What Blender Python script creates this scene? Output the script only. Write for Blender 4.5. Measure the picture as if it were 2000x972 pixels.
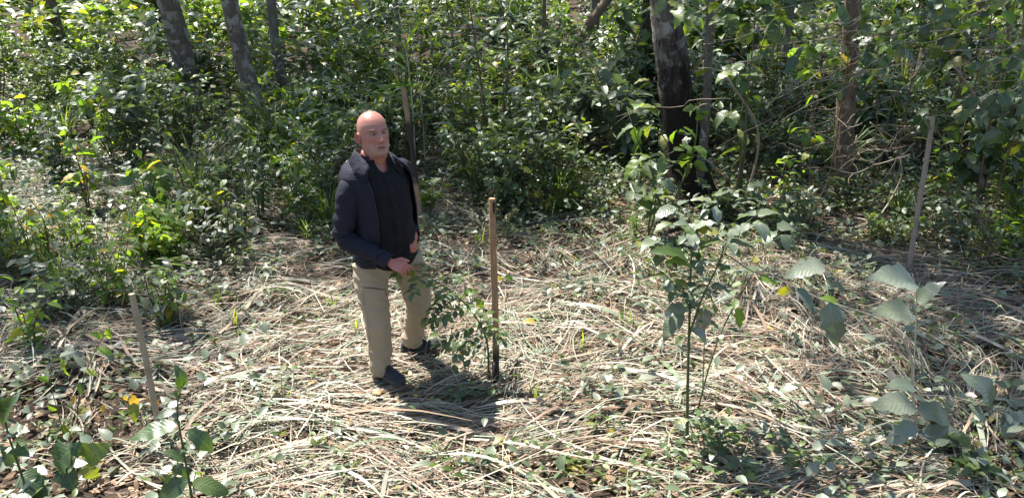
import bpy, math, time
import numpy as np
from mathutils import Matrix, Vector
T0 = time.time()
for o in list(bpy.data.objects): bpy.data.objects.remove(o)
SC = bpy.context.scene
COL = SC.collection
R_ = math.radians

# ------------------------------------------------------------------ camera, sky, sun, exposure
CAM_H, PITCH, FPX = 2.6, R_(20.5), 1500.0
cam_d = bpy.data.cameras.new('camera'); cam = bpy.data.objects.new('camera', cam_d); COL.objects.link(cam)
cam.location = (0, 0, CAM_H); cam.rotation_euler = (R_(90) - PITCH, 0, 0)
cam_d.sensor_width = 36.0; cam_d.lens = 36.0 * FPX / 2000.0; cam_d.clip_end = 500; cam_d.clip_start = 0.05
SC.camera = cam
SUN_EL, SUN_AZ = 60.0, -44.0            # azimuth from +Y (away from the camera), negative = to the left
w = bpy.data.worlds.new('World'); SC.world = w; w.use_nodes = True
wn = w.node_tree.nodes; wn.clear()
sky = wn.new('ShaderNodeTexSky'); sky.sky_type = 'NISHITA'; sky.sun_disc = False
sky.sun_elevation = R_(SUN_EL); sky.sun_rotation = R_(SUN_AZ)
bg = wn.new('ShaderNodeBackground'); bg.inputs['Strength'].default_value = 0.085
wo = wn.new('ShaderNodeOutputWorld')
w.node_tree.links.new(sky.outputs[0], bg.inputs[0]); w.node_tree.links.new(bg.outputs[0], wo.inputs[0])
sun_d = bpy.data.lights.new('sun', 'SUN'); sun_d.energy = 5.0; sun_d.angle = R_(0.6); sun_d.color = (1.0, 0.955, 0.89)
sun = bpy.data.objects.new('sun', sun_d); COL.objects.link(sun)
sv = Vector((math.cos(R_(SUN_EL)) * math.sin(R_(SUN_AZ)), math.cos(R_(SUN_EL)) * math.cos(R_(SUN_AZ)), math.sin(R_(SUN_EL))))
sun.rotation_euler = (-sv).to_track_quat('-Z', 'Y').to_euler(); sun.location = sv * 40
vs = SC.view_settings; vs.view_transform = 'Standard'; vs.look = 'None'; vs.gamma = 1.0; vs.use_curve_mapping = False
vs.exposure = 1.68
SC.cycles.max_bounces = 8; SC.cycles.diffuse_bounces = 4; SC.cycles.transmission_bounces = 4; SC.cycles.glossy_bounces = 2

# ------------------------------------------------------------------ helpers
A = np.array
def nz(v):
    v = np.asarray(v, float); return v / np.maximum(np.linalg.norm(v, axis=-1, keepdims=True), 1e-9)
def at(px, py, Y):
    """world point on the view ray of a photo pixel at forward distance Y (used once to survey the place)"""
    dx = (px - 1000) / FPX; dy = (486 - py) / FPX
    d = A([dx, math.cos(PITCH) + dy * math.sin(PITCH), -math.sin(PITCH) + dy * math.cos(PITCH)])
    return A([0, 0, CAM_H]) + d * (Y / d[1])
def hsh(x, y):
    return (np.sin(x * 127.1 + y * 311.7) * 43758.5453) % 1.0
def vnoise(x, y):
    x = np.asarray(x, float); y = np.asarray(y, float)
    xi = np.floor(x); yi = np.floor(y); xf = x - xi; yf = y - yi
    u = xf * xf * (3 - 2 * xf); v = yf * yf * (3 - 2 * yf)
    return (hsh(xi, yi) * (1 - u) + hsh(xi + 1, yi) * u) * (1 - v) + (hsh(xi, yi + 1) * (1 - u) + hsh(xi + 1, yi + 1) * u) * v
def gz(x, y):
    x = np.asarray(x, float); y = np.asarray(y, float)
    near = 0.05 * (vnoise(x * 1.3 + 9, y * 1.3) - .5) + 0.03 * (vnoise(x * 3.7, y * 3.7 + 5) - .5)
    far = np.clip(y - 10.5, 0, 60); rise = 0.055 * far + 0.35 * (vnoise(x * .25, y * .25) - .5) * np.clip(far / 8, 0, 1)
    side = 0.03 * np.clip(np.abs(x) - 6, 0, 40)
    return near + rise + side
def ground(px, py):
    Y = 3.0
    for _ in range(400):
        p = at(px, py, Y)
        if p[2] <= gz(p[0], p[1]): return p
        Y += 0.05 if Y < 15 else .15
    return p

class Geo:
    def __init__(s): s.V = []; s.F = {3: [], 4: []}; s.M = {3: [], 4: []}; s.uv = []; s.at = {}; s.n = 0
    def add(s, V, F, uv=None, mi=0, **attrs):
        V = np.asarray(V, float).reshape(-1, 3); m = len(V)
        for f in (F if isinstance(F, (list, tuple)) else [F]):
            f = np.asarray(f, np.int64)
            if f.size == 0: continue
            k = f.shape[1]; s.F[k].append(f + s.n); s.M[k].append(np.full(len(f), mi, np.int32))
        s.V.append(V); s.uv.append(np.zeros((m, 2)) if uv is None else np.asarray(uv, float))
        for a in set(s.at) | set(attrs):
            L = s.at.setdefault(a, [])
            have = sum(len(q) for q in L)
            if have < s.n: L.append(np.zeros(s.n - have))
            v = attrs.get(a, 0.0); L.append(np.broadcast_to(np.asarray(v, float), (m,)).copy())
        s.n += m
    def data(s):
        V = np.concatenate(s.V); return V, [np.concatenate(s.F[k]) for k in (3, 4) if s.F[k]]
    def mesh(s, name, mats, off=(0, 0, 0), smooth=True):
        V = np.concatenate(s.V) - np.asarray(off, float)
        Fs = [np.concatenate(s.F[k]) for k in (3, 4) if s.F[k]]; Ms = np.concatenate([np.concatenate(s.M[k]) for k in (3, 4) if s.F[k]])
        loops = np.concatenate([f.ravel() for f in Fs]); tot = np.concatenate([np.full(len(f), f.shape[1], np.int32) for f in Fs])
        start = np.concatenate([[0], np.cumsum(tot)[:-1]])
        me = bpy.data.meshes.new(name)
        me.vertices.add(len(V)); me.vertices.foreach_set('co', V.astype(np.float32).ravel())
        me.loops.add(len(loops)); me.loops.foreach_set('vertex_index', loops.astype(np.int32))
        me.polygons.add(len(tot)); me.polygons.foreach_set('loop_start', start.astype(np.int32)); me.polygons.foreach_set('loop_total', tot)
        me.polygons.foreach_set('material_index', Ms); me.polygons.foreach_set('use_smooth', np.full(len(tot), smooth))
        uvl = me.uv_layers.new(name='UVMap'); uv = np.concatenate(s.uv)[loops]; uvl.data.foreach_set('uv', uv.astype(np.float32).ravel())
        for a, L in s.at.items():
            v = np.concatenate(L); v = np.concatenate([v, np.zeros(len(V) - len(v))])
            me.attributes.new(a, 'FLOAT', 'POINT').data.foreach_set('value', v.astype(np.float32))
        for m in (mats if isinstance(mats, (list, tuple)) else [mats]): me.materials.append(m)
        me.update(calc_edges=True); me.validate()
        return me
    def obj(s, name, mats, parent=None, smooth=True):
        off = parent.matrix_world_loc if False else (PLOC[parent.name] if parent is not None else (0, 0, 0))
        o = bpy.data.objects.new(name, s.mesh(name, mats, off, smooth)); COL.objects.link(o)
        if parent is not None: o.parent = parent; PLOC[o.name] = off
        else: PLOC[o.name] = (0, 0, 0)
        return o
PLOC = {}
def tag(o, label=None, cat=None, group=None, kind=None):
    if label: o['label'] = label
    if cat: o['category'] = cat
    if group: o['group'] = group
    if kind: o['kind'] = kind
    return o
def thing(name, label, cat, loc, group=None):
    o = bpy.data.objects.new(name, None); COL.objects.link(o); o.location = tuple(float(v) for v in loc); o.empty_display_size = .1
    PLOC[o.name] = tuple(float(v) for v in loc)
    return tag(o, label, cat, group)

def tube(pts, rad, k=6, cap=True):
    P = np.asarray(pts, float); n = len(P); rad = np.broadcast_to(np.asarray(rad, float), (n,))
    T = np.gradient(P, axis=0); T = nz(T)
    ref = A([1., 0, 0]) if abs(T[0][0]) < .8 else A([0, 1., 0])
    U = np.zeros((n, 3)); u = ref - T[0] * ref.dot(T[0]); u /= np.linalg.norm(u)
    for i in range(n):
        u = u - T[i] * u.dot(T[i]); u /= max(np.linalg.norm(u), 1e-9); U[i] = u
    W = np.cross(T, U); a = np.linspace(0, 2 * np.pi, k, endpoint=False)
    ring = U[:, None, :] * np.cos(a)[None, :, None] + W[:, None, :] * np.sin(a)[None, :, None]
    V = (P[:, None, :] + ring * rad[:, None, None]).reshape(-1, 3)
    i = np.arange(n - 1)[:, None] * k; j = np.arange(k)[None, :]; j2 = (j + 1) % k
    Q = np.stack([i + j, i + j2, i + k + j2, i + k + j], -1).reshape(-1, 4)
    L = np.concatenate([[0], np.cumsum(np.linalg.norm(np.diff(P, axis=0), axis=1))])
    uv = np.stack([np.tile(np.arange(k) / k, n), np.repeat(L, k)], -1)
    F = [Q]
    if cap:
        V = np.concatenate([V, P[:1], P[-1:]]); uv = np.concatenate([uv, [[.5, 0], [.5, L[-1]]]])
        jj = np.arange(k); F.append(np.concatenate([np.stack([(jj + 1) % k, jj, np.full(k, n * k)], -1), np.stack([(n - 1) * k + jj, (n - 1) * k + (jj + 1) % k, np.full(k, n * k + 1)], -1)]))
    return V, F, uv
def spline(pts, n):
    P = np.asarray(pts, float); L = np.concatenate([[0], np.cumsum(np.linalg.norm(np.diff(P, axis=0), axis=1))])
    if len(P) == 2: t = np.linspace(0, 1, n)[:, None]; return P[0] * (1 - t) + P[1] * t
    m = np.gradient(P, L, axis=0); s = np.linspace(0, L[-1], n); i = np.clip(np.searchsorted(L, s) - 1, 0, len(P) - 2)
    h = (L[i + 1] - L[i])[:, None]; t = ((s - L[i])[:, None]) / h
    return (2*t**3-3*t**2+1)*P[i] + (t**3-2*t**2+t)*h*m[i] + (-2*t**3+3*t**2)*P[i+1] + (t**3-t**2)*h*m[i+1]

# leaf templates: along +Y, across X, normal +Z, unit length
def leaf_tmpl(n, wf, fold=.18, droop=.5, serr=0., wav=0., jit=0):
    jr = np.random.default_rng(int(jit)) if jit else None
    t = np.linspace(0, 1, n + 1); ang = .25 - droop * t; dy = np.cos(ang) / n; dz = np.sin(ang) / n
    y = np.concatenate([[0], np.cumsum(dy[:-1])]); z = np.concatenate([[0], np.cumsum(dz[:-1])])
    V = [[0, 0, 0]]; uv = [[.5, 0]]
    for i in range(1, n):
        wd = wf(t[i]) * (1 + serr * (1 if i % 2 else -1)); k = wav * math.sin(i * 2.1)
        jl, jr_, jz = (jr.uniform(.78, 1.12), jr.uniform(.78, 1.12), jr.normal(0, .016)) if jr else (1, 1, 0)
        V += [[-wd * jl, y[i] - .02, z[i] + fold * wd + k * wd + jz], [0, y[i], z[i]], [wd * jr_, y[i] - .02, z[i] + fold * wd - k * wd - jz]]
        uv += [[0, t[i]], [.5, t[i]], [1, t[i]]]
    V.append([0, y[n], z[n]]); uv.append([.5, 1]); m = len(V) - 1
    F = [[0, 2, 1], [0, 3, 2]]
    for i in range(n - 2):
        a = 1 + 3 * i; b = a + 3
        F += [[a, a + 1, b + 1], [a, b + 1, b], [a + 1, a + 2, b + 2], [a + 1, b + 2, b + 1]]
    a = 1 + 3 * (n - 2); F += [[a, a + 1, m], [a + 1, a + 2, m]]
    return A(V), A(F), A(uv)
ovate = lambda t: .265 * math.sin(math.pi * t ** .72) ** .85
lance = lambda t: .16 * math.sin(math.pi * t ** .8) ** .9
ellip = lambda t: .24 * math.sin(math.pi * t) ** .8
heart = lambda t: .42 * math.sin(math.pi * t ** .55) ** .8
TL = {'ovate': leaf_tmpl(4, ovate), 'lance': leaf_tmpl(4, lance, droop=.8), 'ellip': leaf_tmpl(4, ellip, droop=.4), 'heart': leaf_tmpl(4, heart, fold=.1, droop=.6)}
TH = {k_: [leaf_tmpl(10, f_, fo, dr, .03, wv, 7 * q + 1 + len(k_)) for q, (fo, dr, wv) in enumerate(((.22, .7, .06), (.08, 1.1, .1), (.3, .3, -.08), (.15, 1.5, .12), (.35, .8, -.1), (.02, .5, .14)))] for k_, f_ in (('ovate', ovate), ('lance', lance), ('ellip', ellip), ('heart', heart))}
def frames(d, up):
    d = nz(d); s = nz(np.cross(d, up)); n = np.cross(s, d); return s, d, n
def scatter(geo, tm, pos, dirs, ups, size, rnd, ws=1.0, mi=0):
    V, F, uv = tm; N = len(pos)
    if N == 0: return
    s, d, n = frames(dirs, ups); size = np.asarray(size).reshape(-1, 1, 1); ws = np.broadcast_to(np.asarray(ws, float), (N,)).reshape(-1, 1, 1)
    W = pos[:, None, :] + size * (V[None, :, 0:1] * ws * s[:, None, :] + V[None, :, 1:2] * d[:, None, :] + V[None, :, 2:3] * n[:, None, :])
    FF = (F[None] + (np.arange(N) * len(V))[:, None, None]).reshape(-1, 3)
    geo.add(W.reshape(-1, 3), FF, np.tile(uv, (N, 1)), mi, rnd=np.repeat(rnd, len(V)))

# ------------------------------------------------------------------ materials
class NT:
    def __init__(s, name):
        s.m = bpy.data.materials.new(name); s.m.use_nodes = True; s.t = s.m.node_tree; s.t.nodes.clear()
        s.out = s.n('ShaderNodeOutputMaterial')
    def n(s, ty, **kw):
        nd = s.t.nodes.new(ty)
        for k, v in kw.items():
            if k.startswith('i_'):
                key = k[2:]; key = int(key) if key.isdigit() else key.replace('_', ' ')
                if hasattr(v, 'is_output') or isinstance(v, bpy.types.NodeSocket): s.t.links.new(v, nd.inputs[key])
                else: nd.inputs[key].default_value = v
            else: setattr(nd, k, v)
        return nd
    def l(s, a, b): s.t.links.new(a, b)
    def ramp(s, fac, stops, mode='LINEAR'):
        r = s.n('ShaderNodeValToRGB'); r.color_ramp.interpolation = mode; e = r.color_ramp.elements
        while len(e) < len(stops): e.new(.5)
        for q, (p, c) in zip(e, stops): q.position = p; q.color = (*c, 1) if len(c) == 3 else c
        s.l(fac, r.inputs[0]); return r.outputs[0]
    def mix(s, fac, a, b, bt='MIX'):
        m = s.n('ShaderNodeMix', data_type='RGBA', blend_type=bt)
        for v, i in ((fac, 0), (a, 6), (b, 7)):
            if isinstance(v, bpy.types.NodeSocket): s.l(v, m.inputs[i])
            elif i == 0: m.inputs[0].default_value = v
            else: m.inputs[i].default_value = (*v, 1)
        return m.outputs[2]
    def math(s, op, a, b=0.0):
        m = s.n('ShaderNodeMath', operation=op)
        for i, v in enumerate((a, b)):
            if isinstance(v, bpy.types.NodeSocket): s.l(v, m.inputs[i])
            else: m.inputs[i].default_value = v
        return m.outputs[0]
    def noise(s, scale, detail=3, co=None, rough=.55, dim='3D'):
        nd = s.n('ShaderNodeTexNoise', noise_dimensions=dim); nd.inputs['Scale'].default_value = scale; nd.inputs['Detail'].default_value = detail; nd.inputs['Roughness'].default_value = rough
        if co is None: co = s.n('ShaderNodeTexCoord').outputs['Object']
        s.l(co, nd.inputs['Vector']); return nd.outputs['Fac']
    def rnd(s):
        a = s.n('ShaderNodeAttribute', attribute_name='rnd').outputs['Fac']; b = s.n('ShaderNodeObjectInfo').outputs['Random']
        return s.math('FRACT', s.math('ADD', a, b))
    def bump(s, h, st=.3, dist=.01):
        b = s.n('ShaderNodeBump'); b.inputs['Strength'].default_value = st; b.inputs['Distance'].default_value = dist; s.l(h, b.inputs['Height']); return b.outputs[0]
    def pbr(s, col, rough=.6, spec=.3, normal=None, **kw):
        p = s.n('ShaderNodeBsdfPrincipled')
        if isinstance(col, bpy.types.NodeSocket): s.l(col, p.inputs['Base Color'])
        else: p.inputs['Base Color'].default_value = (*col, 1)
        if isinstance(rough, bpy.types.NodeSocket): s.l(rough, p.inputs['Roughness'])
        else: p.inputs['Roughness'].default_value = rough
        p.inputs['Specular IOR Level'].default_value = spec
        if normal is not None: s.l(normal, p.inputs['Normal'])
        for k, v in kw.items(): p.inputs[k.replace('_', ' ')].default_value = v
        return p.outputs[0]
    def fin(s, sh): s.l(sh, s.out.inputs['Surface']); return s.m

def leaf_mat(name, stops, trans=.35, tcol=(1.8, 1.9, .5), rough=.42, spec=.7, blemish=.25):
    t = NT(name); r = t.rnd(); col = t.ramp(r, stops)
    uv = t.n('ShaderNodeUVMap').outputs[0]; sx = t.n('ShaderNodeSeparateXYZ'); t.l(uv, sx.inputs[0])
    ax = t.math('ABSOLUTE', t.math('SUBTRACT', sx.outputs[0], .5))
    mid = t.math('LESS_THAN', ax, .035)
    side = t.math('SINE', t.math('MULTIPLY', t.math('SUBTRACT', sx.outputs[1], t.math('MULTIPLY', ax, .5)), 58.0))
    vein = t.math('MAXIMUM', t.math('MULTIPLY', mid, .8), t.math('MULTIPLY', t.math('GREATER_THAN', side, .93), .4))
    col = t.mix(t.math('MULTIPLY', vein, .28), col, t.mix(.5, col, (.35, .42, .2)))
    spot = t.noise(26, 3); spm = t.math('MULTIPLY', t.math('GREATER_THAN', spot, .66), blemish)
    col = t.mix(spm, col, (.16, .11, .05))
    nrm = t.bump(t.math('ADD', side, t.math('MULTIPLY', t.noise(60, 2), 1.2)), .16, .003)
    a = t.pbr(col, rough, spec, nrm)
    tr = t.n('ShaderNodeBsdfTranslucent'); t.l(t.mix(1.0, col, tcol, 'MULTIPLY'), tr.inputs[0])
    mx = t.n('ShaderNodeMixShader'); mx.inputs[0].default_value = trans; t.l(a, mx.inputs[1]); t.l(tr.outputs[0], mx.inputs[2])
    return t.fin(mx.outputs[0])
MT = {}
MT['dark'] = leaf_mat('leaf_dark_green', [(0, (.032, .058, .02)), (.5, (.046, .082, .026)), (.85, (.066, .108, .032)), (1, (.12, .13, .03))], .28, rough=.41)
MT['mid'] = leaf_mat('leaf_mid_green', [(0, (.05, .088, .024)), (.5, (.082, .125, .031)), (.86, (.118, .16, .037)), (1, (.22, .20, .04))], .38)
MT['pale'] = leaf_mat('leaf_grey_green', [(0, (.07, .095, .055)), (.5, (.10, .13, .075)), (.9, (.13, .16, .09)), (1, (.2, .2, .085))], .28, (1.4, 1.6, .65), .42, .7)
MT['silver'] = leaf_mat('leaf_dusty_silver', [(0, (.10, .125, .08)), (.5, (.14, .165, .11)), (.9, (.19, .21, .15)), (1, (.22, .17, .14))], .2, (1.2, 1.4, .7), .34, 1.0)
MT['bright'] = leaf_mat('leaf_yellow_green', [(0, (.08, .15, .03)), (.5, (.12, .20, .035)), (.85, (.17, .24, .04)), (1, (.38, .30, .03))], .55, (2.2, 2.2, .5))
MT['yellow'] = leaf_mat('leaf_yellow', [(0, (.45, .30, .04)), (.6, (.50, .36, .05)), (1, (.42, .20, .04))], .4, (1.2, 1.1, .6))
MT['dry'] = leaf_mat('leaf_dry', [(0, (.13, .08, .05)), (.3, (.22, .14, .085)), (.6, (.32, .22, .14)), (.85, (.42, .33, .23)), (1, (.36, .19, .06))], .15, (1.1, 1, .8), .7, .2, .1)
def straw_mat(name, stops):
    t = NT(name); r = t.rnd()
    col = t.ramp(r, stops); [(0, (.13, .085, .055)), (.12, (.30, .20, .125)), (.3, (.44, .33, .22)), (.5, (.52, .43, .30)), (.66, (.50, .46, .35)), (.82, (.40, .44, .34)), (1, (0, 0, 0))]
    uv = t.n('ShaderNodeUVMap').outputs[0]; mp = t.n('ShaderNodeMapping'); mp.inputs['Scale'].default_value = (9, .6, 1); t.l(uv, mp.inputs[0])
    fb = t.noise(6, 2, mp.outputs[0]); col = t.mix(t.math('MULTIPLY', fb, .45), col, t.mix(.5, col, (.2, .14, .09)))
    a = t.pbr(col, .5, .35); tr = t.n('ShaderNodeBsdfTranslucent'); t.l(col, tr.inputs[0])
    mx = t.n('ShaderNodeMixShader'); mx.inputs[0].default_value = .18; t.l(a, mx.inputs[1]); t.l(tr.outputs[0], mx.inputs[2])
    return t.fin(mx.outputs[0])
MT['straw'] = straw_mat('straw', [(0, (.12, .075, .05)), (.2, (.22, .15, .10)), (.38, (.34, .265, .19)), (.55, (.44, .375, .285)), (.68, (.43, .405, .325)), (.8, (.34, .36, .28)), (.92, (.22, .275, .19)), (1, (.15, .23, .10))])
MT['chaff'] = straw_mat('chaff', [(0, (.07, .045, .03)), (.4, (.18, .12, .08)), (.75, (.36, .27, .19)), (1, (.5, .42, .32))])
MT['grass'] = leaf_mat('grass_blade', [(0, (.06, .12, .03)), (.5, (.09, .16, .045)), (.8, (.14, .19, .06)), (1, (.36, .33, .16))], .4, rough=.45, blemish=0)
def soil_mat():
    t = NT('soil'); a = t.noise(3, 6); b = t.noise(38, 5, rough=.7)
    col = t.ramp(t.math('ADD', t.math('MULTIPLY', a, .45), t.math('MULTIPLY', b, .55)), [(.3, (.022, .016, .012)), (.5, (.055, .039, .028)), (.68, (.12, .088, .064))])
    return t.fin(t.pbr(col, .9, .1, t.bump(b, .9, .03)))
MT['soil'] = soil_mat()
def stem_mat(name, c0, c1, rough=.6):
    t = NT(name); n = t.noise(30, 3); return t.fin(t.pbr(t.mix(n, c0, c1), rough, .3, t.bump(n, .3, .004)))
MT['stem_green'] = stem_mat('stem_green', (.05, .075, .025), (.10, .12, .04))
MT['stem_brown'] = stem_mat('stem_brown', (.07, .045, .03), (.16, .11, .07))
MT['stem_pale'] = stem_mat('stem_pale', (.30, .25, .17), (.48, .42, .32))
MT['vine'] = stem_mat('dry_vine', (.16, .12, .08), (.36, .30, .22))
def bark_mat(name, c0, c1, lich, lichen=.5, lo=None):
    t = NT(name); co = t.n('ShaderNodeTexCoord').outputs['Object']; mp = t.n('ShaderNodeMapping'); mp.inputs['Scale'].default_value = (1, 1, .35); t.l(co, mp.inputs[0])
    a = t.noise(9, 6, mp.outputs[0], .7); b = t.noise(34, 5, mp.outputs[0], .7); c = t.noise(6.5, 4, co, .65)
    col = t.mix(t.ramp(a, [(.35, (0, 0, 0)), (.62, (1, 1, 1))]), c0, c1)
    col = t.mix(t.math('MULTIPLY', b, .5), col, t.mix(.6, col, (.02, .015, .01)))
    lm = t.ramp(c, [(1 - lichen, (0, 0, 0)), (1 - lichen + .06, (1, 1, 1))])
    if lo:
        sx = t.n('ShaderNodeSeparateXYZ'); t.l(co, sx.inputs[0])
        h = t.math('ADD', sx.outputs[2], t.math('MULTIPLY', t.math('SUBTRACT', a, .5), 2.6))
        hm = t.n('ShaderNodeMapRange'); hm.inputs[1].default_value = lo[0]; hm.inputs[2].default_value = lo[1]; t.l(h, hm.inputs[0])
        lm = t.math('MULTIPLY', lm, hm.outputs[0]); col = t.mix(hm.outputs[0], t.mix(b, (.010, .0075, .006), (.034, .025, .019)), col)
    col = t.mix(lm, col, lich)
    return t.fin(t.pbr(col, .85, .2, t.bump(t.math('ADD', a, b), 1.0, .06)))
MT['bark_dark'] = bark_mat('bark_dark_base', (.09, .07, .055), (.20, .165, .13), (.36, .34, .30), .5, (1.3, 2.2))  # near-black towards the foot, blending into paler lichened bark higher up
MT['bark_brown'] = bark_mat('bark_brown', (.11, .07, .045), (.27, .19, .13), (.34, .29, .22), .42)
MT['bark_pale'] = bark_mat('bark_mottled', (.10, .075, .058), (.22, .18, .14), (.31, .28, .235), .48)
MT['bark_grey'] = bark_mat('bark_grey', (.10, .085, .065), (.24, .21, .17), (.38, .37, .34), .42)
MT['bark_near_black'] = bark_mat('bark_very_dark', (.02, .016, .013), (.07, .05, .04), (.15, .12, .1), .2)  # near-black bark tone over the whole trunk

# ------------------------------------------------------------------ ground sheet
def axis(lo, hi, d0, c, g):
    out = [c]; s = d0; x = c
    while x < hi: x += s; s *= g; out.append(x)
    s = d0; x = c
    while x > lo: x -= s; s *= g; out.insert(0, x)
    return A(out)
gx = axis(-90, 90, .09, 0, 1.022); gy = axis(-30, 150, .09, 4.5, 1.022)
X, Y = np.meshgrid(gx, gy); nx, ny = len(gx), len(gy)
V = np.stack([X, Y, gz(X, Y)], -1).reshape(-1, 3)
i = np.arange(ny - 1)[:, None] * nx + np.arange(nx - 1)[None]; Q = np.stack([i, i + 1, i + nx + 1, i + nx], -1).reshape(-1, 4)
g = Geo(); g.add(V, Q); tag(g.obj('ground', MT['soil']), 'dark forest soil under the cut grass and leaf litter', kind='structure')

# ------------------------------------------------------------------ trees
LANDMARKS = []
def crown_mesh(seed, rx, rz, ncl, per, key):
    rng = np.random.default_rng(seed); g = Geo()
    c = rng.normal(size=(ncl, 3)); c = nz(c) * (rng.random((ncl, 1)) ** .45) * A([rx, rx, rz])
    P = (c[:, None, :] + rng.normal(size=(ncl, per, 3)) * A([.42, .42, .24])).reshape(-1, 3); N = len(P)
    D = nz(rng.normal(size=(N, 3)) * A([1, 1, .5]) + A([0, 0, -.35])); U = nz(rng.normal(size=(N, 3)) * .5 + A([0, 0, 1]))
    scatter(g, TL[key], P, D, U, rng.uniform(.10, .19, N), rng.random(N))
    return g.mesh('crown', MT['mid'], smooth=True), c
CROWNS = [crown_mesh(11, 2.5, 1.5, 60, 45, 'ovate'), crown_mesh(12, 2.9, 1.4, 66, 45, 'ellip'), crown_mesh(13, 2.1, 1.7, 46, 42, 'ovate')]
def tree(name, label, base, r0, lean, mat, seed, ch=8.0, crown=0, cs=1.0, flare=1.5, scar=False, twist=0.0):
    rng = np.random.default_rng(seed); b = A(base, float); t = thing(name, label, 'tree', b)
    n = 64; zs = np.concatenate([np.linspace(-.15, 3, 46), np.linspace(3.2, ch, n - 46)]); k = 28
    cx = lean[0] * zs + .05 * np.sin(zs * 1.1 + seed) * np.clip(zs, 0, 1); cy = lean[1] * zs + .05 * np.cos(zs * .9 + seed) * np.clip(zs, 0, 1)
    rr = r0 * (1 - .55 * zs / ch) * (1 + (flare - 1) * np.exp(-np.clip(zs, 0, 9) / .28))
    a = np.linspace(0, 2 * np.pi, k, endpoint=False)
    aa, zz = np.meshgrid(a, zs); u = np.cos(aa) * 2 + seed; v = np.sin(aa) * 2 + zz * 1.6
    bumpy = 1 + .13 * (vnoise(u * 1.5 + zz * .5, v * 1.5) - .5) + .10 * (vnoise(u * 5, v * 4) - .5) + .07 * np.exp(-np.clip(zz, 0, 9) / .3) * np.sin(aa * 4 + seed)
    if scar: bumpy += .10 * np.exp(-((zz - .80) / .03) ** 2) - .06 * np.exp(-((zz - .73) / .03) ** 2)
    RR = rr[:, None] * bumpy
    V = np.stack([cx[:, None] + RR * np.cos(aa), cy[:, None] + RR * np.sin(aa), zz], -1).reshape(-1, 3) + b
    i = np.arange(n - 1)[:, None] * k; j = np.arange(k)[None]; j2 = (j + 1) % k
    g = Geo(); g.add(V, np.stack([i + j, i + j2, i + k + j2, i + k + j], -1).reshape(-1, 4))
    me, cl = CROWNS[crown]; cc = b + A([lean[0] * ch, lean[1] * ch, ch + .3])
    for q in range(9):   # limbs up into the crown
        z0 = ch * rng.uniform(.62, .97); p0 = b + A([np.interp(z0, zs, cx), np.interp(z0, zs, cy), z0]); p2 = cc + cl[rng.integers(len(cl))] * cs * .9
        p1 = (p0 + p2) / 2 + A([0, 0, .35]); P = spline([p0, p1, p2], 8); V2, F2, _ = tube(P, np.linspace(r0 * .3, .012, 8), 6); g.add(V2, F2)
    g.obj('trunk', mat, t)
    o = bpy.data.objects.new('crown', me); COL.objects.link(o); o.parent = t
    o.location = tuple(float(x) for x in (cc - b)); o.scale = (cs, cs, cs); o.rotation_euler = (0, 0, float(rng.uniform(0, 6.28))); o['kind'] = 'stuff'
    LANDMARKS.append((b[0], b[1], label)); return t
tb = ground(1352, 388)
MAIN = tree('forest_tree', 'thick tree trunk with near-black lower bark and pale lichen above', tb, .20, (-.19, .02), MT['bark_dark'], 3, 8.5, 0, 1.0, 1.75, True)
tr_ = ground(1652, 398)
tree('forest_tree', 'brown patchy trunk standing straight behind the dry vine tangle', tr_, .105, (-.12, .03), MT['bark_brown'], 5, 7.5, 2, 1.0, 1.25)
t3 = at(372, 190, 13.2); t3[2] = gz(t3[0], t3[1])
tree('forest_tree', 'mottled pale trunk leaning over shrubs, farthest to the left', t3, .185, (-.08, .0), MT['bark_pale'], 7, 9.5, 1, 1.1, 1.2)
t4 = at(520, 260, 11.0); t4[2] = gz(t4[0], t4[1])
tree('forest_tree', 'mottled trunk half hidden by leaves left of the standing man', t4, .125, (-.13, .03), MT['bark_pale'], 9, 8.5, 2, .9, 1.2)
t5 = at(560, 210, 13.5); t5[2] = gz(t5[0], t5[1])
tree('forest_tree', 'slim grey trunk close behind the half hidden mottled trunk', t5, .09, (-.03, .0), MT['bark_grey'], 10, 6.0, 2, .9, 1.2)
t6 = at(1256, 200, 13.0); t6[2] = gz(t6[0], t6[1])
tree('forest_tree', 'dark shaded trunk far behind the thick dark-based trunk', t6, .16, (.0, .02), MT['bark_near_black'], 12, 9.0, 1, 1.15, 1.2)
tb1 = at(1364, 330, 8.45); tb1[2] = gz(tb1[0], tb1[1])
tree('young_tree', 'slender grey sapling trunk rising beside the thick dark-based trunk', tb1, .052, (-.005, -.01), MT['bark_grey'], 14, 5.5, 2, .6, 1.15)
t8 = at(130, 150, 16.5); t8[2] = gz(t8[0], t8[1])
tree('forest_tree', 'dull brown trunk deep in the shrubs at the upper left', t8, .13, (.02, .0), MT['bark_brown'], 15, 9.0, 1, 1.2, 1.2)

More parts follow.
